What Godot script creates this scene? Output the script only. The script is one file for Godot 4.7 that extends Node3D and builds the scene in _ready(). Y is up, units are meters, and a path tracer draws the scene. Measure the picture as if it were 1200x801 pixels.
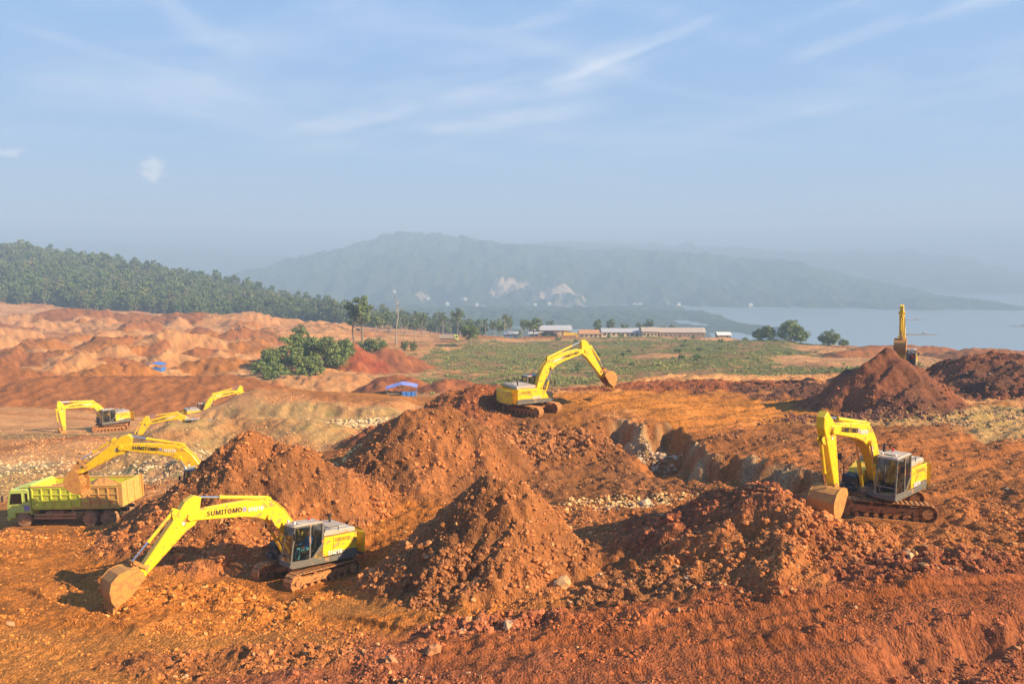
extends Node3D
# An open laterite mine above a hazy bay: excavators, a dump truck, heaps of red soil, forest, a mining camp and hills beyond the water.
const CAM_Y := 20.0
const SEA_Y := -80.0
var used := {}
var rng := RandomNumberGenerator.new()
var M := {}
var cache := {}

# ------------------------------------------------------------------ helpers: names, metas
func numbered(called: String) -> String:
	if not used.has(called):
		used[called] = 0
		return called
	used[called] += 1
	return "%s_%03d" % [called, used[called]]

func tag(o: Node, label: String, category: String, group := "", kind := "") -> void:
	if label: o.set_meta("label", label)
	if category: o.set_meta("category", category)
	if group: o.set_meta("group", group)
	if kind: o.set_meta("kind", kind)

func thing(called: String, label: String, category: String, at := Vector3.ZERO, turn := 0.0, group := "") -> Node3D:
	var o := Node3D.new()
	o.name = numbered(called)
	add_child(o, true)
	o.position = at
	o.rotation.y = turn
	tag(o, label, category, group)
	return o

func put(mesh: Mesh, called: String, mat: Material, parent: Node, xf := Transform3D.IDENTITY) -> MeshInstance3D:
	var o := MeshInstance3D.new()
	o.name = numbered(called) if parent == self else called
	o.mesh = mesh
	o.material_override = mat
	o.transform = xf
	parent.add_child(o, true)
	return o

# ------------------------------------------------------------------ helpers: shapes
func begin() -> SurfaceTool:
	var st := SurfaceTool.new()
	st.begin(Mesh.PRIMITIVE_TRIANGLES)
	st.set_smooth_group(-1)
	return st

func done(st: SurfaceTool) -> ArrayMesh:
	st.generate_normals()
	return st.commit()

func tri(st: SurfaceTool, a: Vector3, b: Vector3, c: Vector3) -> void:
	st.add_vertex(a); st.add_vertex(c); st.add_vertex(b)

func quad(st: SurfaceTool, a: Vector3, b: Vector3, c: Vector3, d: Vector3) -> void:
	tri(st, a, b, c); tri(st, a, c, d)

# a chamfered box
func cbox(st: SurfaceTool, c: Vector3, s: Vector3, b := 0.02, xf := Transform3D.IDENTITY) -> void:
	var h := s * 0.5
	b = min(b, min(h.x, min(h.y, h.z)) * 0.6)
	var ax := [Vector3.RIGHT, Vector3.UP, Vector3.BACK]
	for i in 3:
		var j := (i + 1) % 3
		var k := (i + 2) % 3
		for sg: float in [-1.0, 1.0]:
			var n: Vector3 = ax[i] * h[i] * sg
			var u: Vector3 = ax[j] * (h[j] - b)
			var v: Vector3 = ax[k] * (h[k] - b)
			var q := [n - u - v, n + u - v, n + u + v, n - u + v]
			if sg < 0: q.reverse()
			quad(st, xf * (c + q[0]), xf * (c + q[1]), xf * (c + q[2]), xf * (c + q[3]))
			# the edge between face i and face j
			for sh: float in [-1.0, 1.0]:
				var e := [n + ax[j] * sh * (h[j] - b) - v, n + ax[j] * sh * (h[j] - b) + v, ax[i] * sg * (h[i] - b) + ax[j] * sh * h[j] + v, ax[i] * sg * (h[i] - b) + ax[j] * sh * h[j] - v]
				if sg * sh > 0: e.reverse()
				quad(st, xf * (c + e[3]), xf * (c + e[2]), xf * (c + e[1]), xf * (c + e[0]))
	for sx: float in [-1.0, 1.0]:
		for sy: float in [-1.0, 1.0]:
			for sz: float in [-1.0, 1.0]:
				var p := Vector3(sx * h.x, sy * (h.y - b), sz * (h.z - b))
				var q2 := Vector3(sx * (h.x - b), sy * h.y, sz * (h.z - b))
				var r := Vector3(sx * (h.x - b), sy * (h.y - b), sz * h.z)
				if sx * sy * sz > 0: tri(st, xf * (c + p), xf * (c + q2), xf * (c + r))
				else: tri(st, xf * (c + p), xf * (c + r), xf * (c + q2))

# a bar of square section from a to b
func bar(st: SurfaceTool, a: Vector3, b: Vector3, w: float, h: float, bev := 0.008) -> void:
	var d := b - a
	var z := d.normalized()
	var up := Vector3.UP if absf(z.y) < 0.95 else Vector3.RIGHT
	var x := up.cross(z).normalized()
	var y := z.cross(x)
	cbox(st, Vector3.ZERO, Vector3(w, h, d.length()), bev, Transform3D(Basis(x, y, z), (a + b) * 0.5))

func tube(st: SurfaceTool, a: Vector3, b: Vector3, r0: float, r1: float, n := 10, caps := true) -> void:
	var z := (b - a).normalized()
	var up := Vector3.UP if absf(z.y) < 0.95 else Vector3.RIGHT
	var x := up.cross(z).normalized()
	var y := z.cross(x)
	for i in n:
		var t0 := TAU * i / n
		var t1 := TAU * (i + 1) / n
		var p0 := x * cos(t0) + y * sin(t0)
		var p1 := x * cos(t1) + y * sin(t1)
		quad(st, a + p0 * r0, a + p1 * r0, b + p1 * r1, b + p0 * r1)
		if caps:
			tri(st, b, b + p0 * r1, b + p1 * r1)
			tri(st, a, a + p1 * r0, a + p0 * r0)

# an outline in x, y pushed from z0 to z1, edges chamfered by b
func prism(st: SurfaceTool, poly: PackedVector2Array, z0: float, z1: float, b := 0.0, xf := Transform3D.IDENTITY) -> void:
	var p := poly
	if Geometry2D.is_polygon_clockwise(p):
		p = p.duplicate(); p.reverse()
	var n := p.size()
	var inner := PackedVector2Array()
	for i in n:
		var a := p[(i + n - 1) % n]
		var c := p[(i + 1) % n]
		var d0 := (p[i] - a).normalized()
		var d1 := (c - p[i]).normalized()
		var nn := Vector2(-d0.y - d1.y, d0.x + d1.x)
		nn = nn.normalized() / maxf(0.5, nn.normalized().dot(Vector2(-d0.y, d0.x)))
		inner.append(p[i] + nn * b)
	var f := func(q: Vector2, z: float) -> Vector3: return xf * Vector3(q.x, q.y, z)
	var idx := Geometry2D.triangulate_polygon(inner)
	for i in range(0, idx.size(), 3):
		var A := inner[idx[i]]; var B := inner[idx[i + 1]]; var C := inner[idx[i + 2]]
		if (B - A).cross(C - A) < 0:
			var T := B; B = C; C = T
		tri(st, f.call(A, z1), f.call(B, z1), f.call(C, z1))
		tri(st, f.call(A, z0), f.call(C, z0), f.call(B, z0))
	for i in n:
		var j := (i + 1) % n
		quad(st, f.call(p[i], z0 + b), f.call(p[j], z0 + b), f.call(p[j], z1 - b), f.call(p[i], z1 - b))
		if b > 0:
			quad(st, f.call(p[i], z1 - b), f.call(p[j], z1 - b), f.call(inner[j], z1), f.call(inner[i], z1))
			quad(st, f.call(inner[i], z0), f.call(inner[j], z0), f.call(p[j], z0 + b), f.call(p[i], z0 + b))

func pv(a: Array) -> PackedVector2Array:
	var o := PackedVector2Array()
	for i in range(0, a.size(), 2): o.append(Vector2(a[i], a[i + 1]))
	return o

# ------------------------------------------------------------------ materials
func srgb(r: float, g: float, b: float) -> Color:
	return Color(r, g, b).linear_to_srgb()

func noise(kind: int, freq: float, oct: int, sd: int) -> FastNoiseLite:
	var n := FastNoiseLite.new()
	n.noise_type = kind
	n.frequency = freq
	n.seed = sd
	n.fractal_type = FastNoiseLite.FRACTAL_FBM if oct > 1 else FastNoiseLite.FRACTAL_NONE
	n.fractal_octaves = oct
	return n

# a seamless picture of one colour worn through to another
func worn(base: Color, dirt: Color, amount: float, sd: int, fine := 0.06) -> ImageTexture:
	var a := noise(FastNoiseLite.TYPE_SIMPLEX_SMOOTH, 0.036, 5, sd).get_seamless_image(128, 128)
	var b := noise(FastNoiseLite.TYPE_VALUE, 0.35, 2, sd + 7).get_seamless_image(128, 128)
	var img := Image.create(128, 128, false, Image.FORMAT_RGB8)
	for y in 128:
		for x in 128:
			var v: float = a.get_pixel(x, y).r + (b.get_pixel(x, y).r - 0.5) * 0.25
			var t := smoothstep(1.0 - amount, 1.25 - amount, v)
			var c := base.lerp(dirt, t)
			var g: float = 1.0 + (b.get_pixel(x, y).r - 0.5) * fine * 2.0
			img.set_pixel(x, y, Color(c.r * g, c.g * g, c.b * g))
	img.generate_mipmaps()
	return ImageTexture.create_from_image(img)

func mat(color: Color, rough := 0.8, metal := 0.0) -> StandardMaterial3D:
	var m := StandardMaterial3D.new()
	m.albedo_color = color
	m.roughness = rough
	m.metallic = metal
	return m

func painted(base: Color, dirt: Color, amount: float, sd: int, rough := 0.45, scale := 0.45, fine := 0.05) -> StandardMaterial3D:
	var m := mat(Color.WHITE, rough)
	m.albedo_texture = worn(base, dirt, amount, sd, fine)
	m.uv1_triplanar = true
	m.uv1_scale = Vector3.ONE * scale
	return m

func grey_noise(freq: float, oct: int, sd: int, lo: float, hi: float, size := 512, kind := FastNoiseLite.TYPE_SIMPLEX) -> ImageTexture:
	var img := noise(kind, freq, oct, sd).get_seamless_image(size, size)
	img.convert(Image.FORMAT_RGB8)
	for y in size:
		for x in size:
			var v := lerpf(lo, hi, img.get_pixel(x, y).r)
			img.set_pixel(x, y, Color(v, v, v))
	return ImageTexture.create_from_image(img)

func make_materials() -> void:
	var dust := srgb(0.48, 0.23, 0.085)
	var soil := mat(Color.WHITE, 0.95)
	soil.vertex_color_use_as_albedo = true
	soil.albedo_texture = grey_noise(0.03, 5, 3, 0.62, 1.0)
	soil.uv1_triplanar = true
	soil.uv1_world_triplanar = true
	soil.uv1_scale = Vector3.ONE * 0.31
	soil.metallic_specular = 0.2
	soil.heightmap_enabled = true
	soil.heightmap_texture = grey_noise(0.05, 5, 9, 0.0, 1.0)
	soil.heightmap_scale = 6.0
	M.soil = soil
	var clod := mat(Color.WHITE, 0.95)
	clod.vertex_color_use_as_albedo = true
	clod.metallic_specular = 0.2
	M.clod = clod
	var yel := srgb(0.70, 0.46, 0.006)
	M.yellow = painted(yel, dust, 0.40, 11, 0.48, 0.45, 0.09)
	M.yellow.clearcoat_enabled = true
	M.yellow.clearcoat = 0.15
	M.yellow.clearcoat_roughness = 0.25
	M.yellow_dusty = painted(yel, dust, 0.55, 12, 0.6)
	M.dirty = painted(srgb(0.42, 0.21, 0.05), srgb(0.36, 0.15, 0.05), 0.55, 13, 0.8, 0.6, 0.12)
	M.track = painted(srgb(0.40, 0.175, 0.06), srgb(0.10, 0.06, 0.04), 0.42, 14, 0.9, 0.8, 0.2)
	M.frame = painted(srgb(0.11, 0.105, 0.10), dust, 0.34, 15, 0.6)
	M.black = painted(srgb(0.018, 0.018, 0.02), dust, 0.3, 16, 0.6)
	M.roof_grey = painted(srgb(0.36, 0.33, 0.30), dust, 0.35, 17, 0.6)
	M.chrome = mat(srgb(0.75, 0.75, 0.75), 0.12, 1.0)
	M.rubber = painted(srgb(0.035, 0.03, 0.028), dust, 0.5, 18, 0.9)
	M.tyre = painted(srgb(0.34, 0.19, 0.10), srgb(0.12, 0.08, 0.06), 0.4, 19, 0.9, 0.8)
	M.rim = painted(srgb(0.42, 0.2, 0.09), srgb(0.3, 0.14, 0.06), 0.5, 20, 0.8)
	M.letter = mat(srgb(0.03, 0.025, 0.02), 0.6)
	M.letter_white = mat(srgb(0.7, 0.68, 0.7), 0.6)
	M.violet = mat(srgb(0.25, 0.22, 0.4), 0.6)
	M.red = mat(srgb(0.5, 0.03, 0.02), 0.5)
	M.white = painted(srgb(0.72, 0.71, 0.68), dust, 0.25, 21, 0.6)
	var gl := mat(Color(0.08, 0.11, 0.12, 0.42), 0.04)
	gl.transparency = BaseMaterial3D.TRANSPARENCY_ALPHA
	gl.metallic_specular = 0.7
	M.glass = gl
	M.green = painted(srgb(0.55, 0.60, 0.05), dust, 0.38, 22, 0.5)
	M.green_cab = painted(srgb(0.52, 0.62, 0.13), dust, 0.26, 23, 0.4)
	M.dust_steel = painted(srgb(0.6, 0.3, 0.09), srgb(0.45, 0.42, 0.06), 0.42, 24, 0.85, 0.6, 0.1)
	M.blue_tarp = painted(srgb(0.035, 0.16, 0.55), srgb(0.1, 0.22, 0.5), 0.4, 25, 0.5, 0.5, 0.08)
	M.violet_tarp = painted(srgb(0.2, 0.24, 0.62), srgb(0.34, 0.37, 0.6), 0.4, 26, 0.5, 0.5, 0.08)
	M.wood = painted(srgb(0.3, 0.2, 0.11), srgb(0.18, 0.11, 0.06), 0.5, 27, 0.9)
	M.bark = painted(srgb(0.16, 0.125, 0.09), srgb(0.3, 0.27, 0.22), 0.45, 28, 0.95, 0.5, 0.2)
	M.pale_bark = painted(srgb(0.34, 0.31, 0.26), srgb(0.2, 0.17, 0.13), 0.45, 29, 0.95, 0.5, 0.2)
	var leaf := mat(Color.WHITE, 0.6)
	leaf.vertex_color_use_as_albedo = true
	leaf.backlight_enabled = true
	leaf.backlight = Color(0.4, 0.4, 0.2)
	leaf.metallic_specular = 0.3
	leaf.cull_mode = BaseMaterial3D.CULL_DISABLED
	M.leaf = leaf
	M.roof_rust = painted(srgb(0.42, 0.33, 0.27), srgb(0.48, 0.44, 0.41), 0.45, 30, 0.7, 0.2)
	M.roof_orange = painted(srgb(0.5, 0.24, 0.1), srgb(0.42, 0.26, 0.15), 0.4, 31, 0.7, 0.2)
	M.roof_zinc = painted(srgb(0.42, 0.43, 0.46), srgb(0.34, 0.3, 0.27), 0.4, 32, 0.5, 0.2)
	M.wall_cream = painted(srgb(0.6, 0.5, 0.33), srgb(0.4, 0.27, 0.17), 0.35, 33, 0.9, 0.3)
	M.wall_brown = painted(srgb(0.24, 0.16, 0.11), srgb(0.34, 0.22, 0.14), 0.45, 34, 0.9, 0.3)
	M.wall_blue = painted(srgb(0.06, 0.17, 0.42), srgb(0.2, 0.25, 0.35), 0.35, 35, 0.8, 0.3)
	M.dark = mat(srgb(0.04, 0.035, 0.03), 0.9)
	M.cyan = mat(srgb(0.16, 0.5, 0.5), 0.7)

# ------------------------------------------------------------------ the lie of the land
var rows_z := PackedFloat32Array()
var rows_w := PackedFloat32Array()
const NX := 640
var NZ := 0
var hgt := PackedFloat32Array()
var tint := PackedColorArray()
var rough_map := PackedFloat32Array()
var n_big := noise(FastNoiseLite.TYPE_SIMPLEX_SMOOTH, 0.035, 3, 1)
var n_mid := noise(FastNoiseLite.TYPE_SIMPLEX_SMOOTH, 0.33, 4, 2)
var n_fine := noise(FastNoiseLite.TYPE_SIMPLEX, 1.6, 3, 4)
var n_col := noise(FastNoiseLite.TYPE_SIMPLEX_SMOOTH, 0.16, 5, 5)
var n_cell := noise(FastNoiseLite.TYPE_CELLULAR, 1.1, 1, 6)
var n_rut := noise(FastNoiseLite.TYPE_SIMPLEX_SMOOTH, 0.5, 3, 8)

const ORANGE := Color(0.55, 0.20, 0.045)
const OCHRE := Color(0.57, 0.23, 0.058)
const RUST := Color(0.43, 0.165, 0.058)
const BROWN := Color(0.33, 0.138, 0.056)
const RED := Color(0.36, 0.125, 0.058)
const DARK := Color(0.19, 0.09, 0.062)
const TAN := Color(0.62, 0.39, 0.17)
const ROCK := Color(0.54, 0.39, 0.22)
const PALE := Color(0.76, 0.39, 0.165)
const FIELD := Color(0.25, 0.265, 0.09)

# x, z, height
var lie := [
	[-16, -22, 7.1], [0, -20, 7.9], [14, -19, 8.8], [14, -23.5, 9.1], [-21, -30, 6.2], [-15.5, -27.5, 6.5], [-9.9, -35, 5.3], [0, -26, 7.5], [26, -22, 9.4], [-32, -24, 6.4], [32, -30, 9.3],
	[17.2, -33.7, 8.75], [23, -36, 8.7], [11, -30, 8.3], [6, -33, 7.2], [6.5, -39, 6.8], [-6, -41, 6.2], [-23, -45, 3.9], [-29, -50, 2.6], [-40, -51, 2.3], [-34, -44, 3.3], [-29, -38, 4.8], [-38, -36, 4.5], [-19.5, -48, 4.8],
	[-11, -49, 6.2], [2, -45, 6.4], [0.5, -51, 6.8], [8, -46, 6.8], [1.5, -59.3, 8.2], [-6, -61, 7.4], [-12, -66, 5.0], [10, -55, 8.4], [13, -52, 8.2], [19, -65, 7.7], [4, -72, 7.6], [20, -84, 7.2], [30, -56, 8.3], [42, -80, 8.0], [61, -89, 8.2], [52, -62, 8.8], [40, -45, 9.0], [30, -42, 8.8], [20, -46, 8.5], [70, -70, 9.2],
	[-47, -86, 0.6], [-53.5, -97, -1.3], [-45, -106, -2.6], [-51, -125, -4.3], [-38, -92, -0.3], [-74, -108, -1.6], [-62, -72, 0.9], [-50, -60, 1.8], [-22, -88, 0.6], [-24, -97, 2.0], [-12, -100, 1.3], [-8, -84, 3.0], [-36, -99, 2.2], [-19, -123, -1.3], [-92, -158, -3.2], [-160, -250, -4.8], [-180, -350, -5], [-40, -180, -5.0], [-30, -184, -6.0], [-60, -185, -4.0], [-42, -200, -4.4], [-49, -169, -2.2], [-53, -174, -1.8], [-46, -174, -2.2], [-100, -130, -2.5], [-130, -180, -4],
	[16, -139, -1.0], [0, -110, 0.5], [20, -97, 5.6], [20, -112, 1.5], [50, -105, 5.0], [75, -179, -2.2], [60, -140, -0.5], [133, -229, -6.5], [110, -190, -4], [88, -129, 2.6], [100, -110, 4.5], [80, -100, 6], [41, -358, -13.5], [99, -262, -5.5], [-46, -229, -3.6], [-24, -279, -7.6], [-80, -168, -3.9], [10, -250, -7], [60, -250, -6.5],
	[-100, -300, -6], [-250, -420, -10], [-150, -410, -11], [-90, -400, -14], [-60, -520, -22], [0, -460, -26], [60, -480, -40], [66, -360, -13.2], [90, -360, -13.2], [110, -357, -13.6], [84, -388, -16], [40, -390, -17], [133, -340, -24], [200, -420, -60], [200, -240, -12], [300, -350, -60], [40, -700, -90], [200, -700, -95], [500, -600, -95], [-60, -800, -80],
	[-449, -655, 27], [-375, -655, 19], [-300, -655, 8], [-245, -655, -3], [-185, -640, -17], [-130, -630, -27], [-90, -610, -38], [-330, -500, 0], [-260, -500, -4], [-200, -500, -12], [-520, -480, 14], [-600, -700, 45], [-600, -950, 20], [-250, -950, -40], [-300, -300, -4], [-420, -380, 2]]
var lie_w: PackedFloat64Array
var lie_c := 0.0

func solve_lie() -> void:
	# multiquadric interpolation through the heights above
	var n := lie.size()
	var mean := 0.0
	for p in lie: mean += p[2]
	lie_c = mean / n
	var a := []
	for i in n:
		var r := PackedFloat64Array()
		r.resize(n + 1)
		for j in n:
			var dx: float = lie[i][0] - lie[j][0]
			var dz: float = lie[i][1] - lie[j][1]
			r[j] = -sqrt(dx * dx + dz * dz + 4.0) - (0.6 if i == j else 0.0)
		r[n] = lie[i][2] - lie_c
		a.append(r)
	for c in n:
		var best := c
		for i in range(c + 1, n):
			if absf(a[i][c]) > absf(a[best][c]): best = i
		var t = a[c]; a[c] = a[best]; a[best] = t
		var rc: PackedFloat64Array = a[c]
		for i in range(c + 1, n):
			var ri: PackedFloat64Array = a[i]
			var f := ri[c] / rc[c]
			if f == 0.0: continue
			for j in range(c, n + 1): ri[j] -= f * rc[j]
			a[i] = ri
	lie_w.resize(n)
	for c in range(n - 1, -1, -1):
		var s: float = a[c][n]
		for j in range(c + 1, n): s -= a[c][j] * lie_w[j]
		lie_w[c] = s / a[c][c]

func lie_at(x: float, z: float) -> float:
	var s := lie_c
	for i in lie_w.size():
		var dx: float = x - lie[i][0]
		var dz: float = z - lie[i][1]
		s -= lie_w[i] * sqrt(dx * dx + dz * dz + 4.0)
	return s

# heaps: x0, z0, y0 to x1, z1, y1 along the ridge, slope, rounding, colour, roughness, colour spread
var heaps := [
	[-14.9, -42.4, 10.6, -11.5, -41.7, 9.2, 0.74, 0.5, BROWN, 1.0],
	[-11.5, -41.7, 9.2, -8.2, -42.0, 7.4, 0.7, 0.6, RUST, 1.0],
	[-17.8, -39.3, 7.2, -14.5, -37.5, 7.0, 0.6, 0.8, RUST, 1.0],
	[-0.9, -32.3, 10.75, -0.3, -32.0, 10.6, 0.88, 0.35, BROWN, 1.0],
	[-6.3, -49.3, 10.6, -4.0, -49.5, 10.4, 0.82, 0.9, BROWN, 1.0],
	[-3.2, -61.5, 10.2, 0.2, -62.5, 9.7, 0.5, 0.6, RED, 1.0],
	[10.6, -31.6, 10.5, 11.2, -28.9, 10.3, 0.62, 0.6, RED, 1.0],
	[11.2, -28.9, 10.2, 16.5, -28.2, 9.2, 0.5, 0.8, RUST, 1.0],
	[32.0, -62.8, 13.0, 32.4, -62.8, 12.9, 0.82, 0.4, DARK, 0.7],
	[44.5, -66.0, 10.2, 54.0, -64.0, 10.6, 0.35, 1.2, DARK, 1.2],
	[48.0, -74.0, 11.3, 66.0, -72.0, 11.4, 0.4, 1.4, DARK, 1.2],
	[-33.5, -73.0, 4.6, -27.0, -76.0, 4.5, 0.5, 1.5, TAN, 0.5],
	[-27.0, -76.0, 4.5, -20.0, -72.0, 4.9, 0.4, 1.5, TAN, 0.6],
	[-30.0, -66.0, 3.6, -26.0, -62.0, 3.4, 0.55, 1.0, ROCK, 0.9],
	[-43.5, -186.0, 1.6, -41.0, -186.0, 1.2, 0.55, 0.8, Color(0.42, 0.10, 0.045), 0.5],
	[-33.5, -190.0, -0.2, -31.0, -190.0, -0.6, 0.5, 0.8, RED, 0.5],
	[-22.0, -130.0, 1.2, -19.0, -131.0, 1.0, 0.5, 0.8, RED, 0.5],
	[-12.0, -128.0, 0.8, -8.0, -129.0, 0.4, 0.5, 0.8, RED, 0.5],
	[-6.0, -118.0, 1.5, -3.0, -118.0, 1.5, 0.5, 0.8, RED, 0.5],
	[110.0, -222.0, -2.9, 128.0, -222.0, -3.2, 0.3, 2.0, RUST, 0.5],
	[126.0, -200.0, -1.6, 152.0, -204.0, -2.8, 0.25, 2.0, RUST, 0.5],
	[92.0, -205.0, -3.0, 105.0, -215.0, -2.6, 0.35, 2.0, RUST, 0.5],
	[86.0, -118.0, 4.6, 96.0, -118.0, 4.6, 0.25, 2.0, ROCK, 0.5],
	[-82.0, -128.0, 1.2, -52.0, -132.0, 0.8, 0.3, 2.0, RUST, 0.5],
	[-125.0, -140.0, 0.6, -96.0, -132.0, 1.4, 0.25, 2.5, RUST, 0.5],
	[-48.0, -140.0, 0.0, -30.0, -142.0, -0.6, 0.4, 1.5, PALE, 0.5],
	[-215.0, -352.0, -0.6, -150.0, -350.0, -0.8, 0.3, 3.0, RUST, 0.5],
	[-300.0, -330.0, 0.6, -235.0, -346.0, -0.8, 0.3, 3.0, PALE, 0.5],
	[-140.0, -350.0, -1.4, -95.0, -345.0, -3.2, 0.3, 3.0, PALE, 0.5]]
# patches of soil: x, z, radius x, radius z, colour, roughness
var patches := [
	[2, -38, 75, 27, Color(0.44, 0.168, 0.055), 0.7], [-34, -30, 40, 13, ORANGE, 0.6],
	[0, -20, 60, 6.0, RED, 0.6], [16, -22, 16, 3.4, Color(0.42, 0.135, 0.055), 0.3], [-17, -24.0, 13, 2.6, OCHRE, 0.3], [4, -24.0, 10, 2.2, Color(0.42, 0.135, 0.05), 0.6], [-20, -31, 10, 5.0, ORANGE, 0.5], [-25, -33.5, 7, 2.2, ORANGE, 0.2], [-1.0, -25.4, 3.2, 0.8, RED, 1.3], [-9, -23.4, 5, 1.3, RUST, 0.9], [14.5, -20.6, 4.2, 1.5, RED, 1.1], [-10, -31, 8, 4, ORANGE, 1.0],
	[-5, -29.0, 3.6, 1.7, OCHRE, 0.2], [-30, -40, 14, 8, ORANGE, 0.6], [-8, -38, 8, 4, ORANGE, 0.9], [6, -36, 7, 6, RUST, 0.8], [5, -44, 9, 5, BROWN, 0.8], [1, -55, 9, 7, BROWN, 1.2],
	[18, -66, 17, 13, OCHRE, 0.4], [26, -50, 12, 6, BROWN, 0.6], [30, -45, 16, 6, RUST, 0.7], [38, -56, 14, 4, TAN, 0.9], [45, -50, 14, 5, TAN, 0.8], [14, -80, 26, 6, RED, 1.0], [45, -74, 24, 10, DARK, 1.2],
	[24, -30, 7, 6, RUST, 0.9], [8, -27.5, 7, 1.8, BROWN, 1.2], [13, -26.2, 6, 1.2, RED, 1.2],
	[-38, -51, 16, 5, OCHRE, 0.15], [-52, -60, 14, 7, PALE, 0.15], [-60, -70, 16, 5, PALE, 0.1], [-48, -66, 10, 4.5, ROCK, 0.5], [-60, -88, 14, 4, TAN, 0.5], [-42, -62, 9, 4, TAN, 0.7], [-30, -68, 9, 8, ROCK, 0.7], [-26, -91, 16, 4, TAN, 0.5], [-40, -90, 12, 8, TAN, 0.3],
	[-62, -100, 30, 10, PALE, 0.15], [-25, -108, 26, 9, OCHRE, 0.2], [-60, -120, 50, 9, PALE, 0.15],
	[25, -150, 60, 22, FIELD, 0.3], [40, -250, 62, 100, FIELD, 0.3], [-2, -215, 24, 42, FIELD, 0.3], [78, -178, 14, 26, PALE, 0.2], [98, -225, 9, 42, PALE, 0.15], [20, -300, 40, 8, PALE, 0.15], [46, -210, 14, 6, PALE, 0.2], [8, -325, 34, 16, ORANGE, 0.15], [70, -320, 50, 5, PALE, 0.15],
	[98, -262, 16, 14, FIELD, 0.3], [110, -128, 20, 9, FIELD, 0.3]]
# cuts: a line; the ground left of it (walking along) is lower by d, fading out over w
var cuts := [
	[[8.4, -56.5], [9.6, -53.6], [12.0, -54.6], 1.7, 4.0, 1.1],
	[[12.6, -52.6], [13.2, -48.6], [16.6, -45.2], 1.8, 5.8, 1.3],
	[[16.6, -45.2], [17.6, -41.2], [18.6, -39.0], 1.5, 6.2, 1.4],
	[[9.6, -20.6], [12.6, -22.0], [19.0, -22.2], 0.7, 4.0, 1.6, RED],
	[[-50.0, -95.0], [-30.0, -92.5], [-13.0, -91.5], -2.6, 9.0, 1.2]]
# pairs of track prints: from x, z to x, z
var prints := [[-7.5, -28.6, -2.2, -26.2], [-30.0, -36.5, -19.0, -30.5], [-32.0, -31.5, -20.0, -33.0], [-34.0, -28.0, -14.0, -24.6], [4.0, -22.4, 22.0, -23.6], [-4.0, -21.2, 16.0, -22.6], [6.0, -60.0, 24.0, -70.0], [10.0, -59.0, 34.0, -73.0], [14.0, -56.5, 29.0, -62.0], [4.0, -66.0, 20.0, -80.0], [21.0, -44.0, 34.0, -52.0], [20.0, -36.5, 30.0, -41.0], [22.0, -34.0, 33.0, -33.0], [-4.5, -39.5, 3.0, -41.5], [-9.0, -37.5, -5.0, -39.5], [-58.0, -58.0, -36.0, -53.5]]
# levelled standings: x, z, half length, half width, turn, height
var pads := []

func smax(a: float, b: float, k: float) -> float:
	var h := maxf(k - absf(a - b), 0.0) / k
	return maxf(a, b) + h * h * k * 0.25

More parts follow.
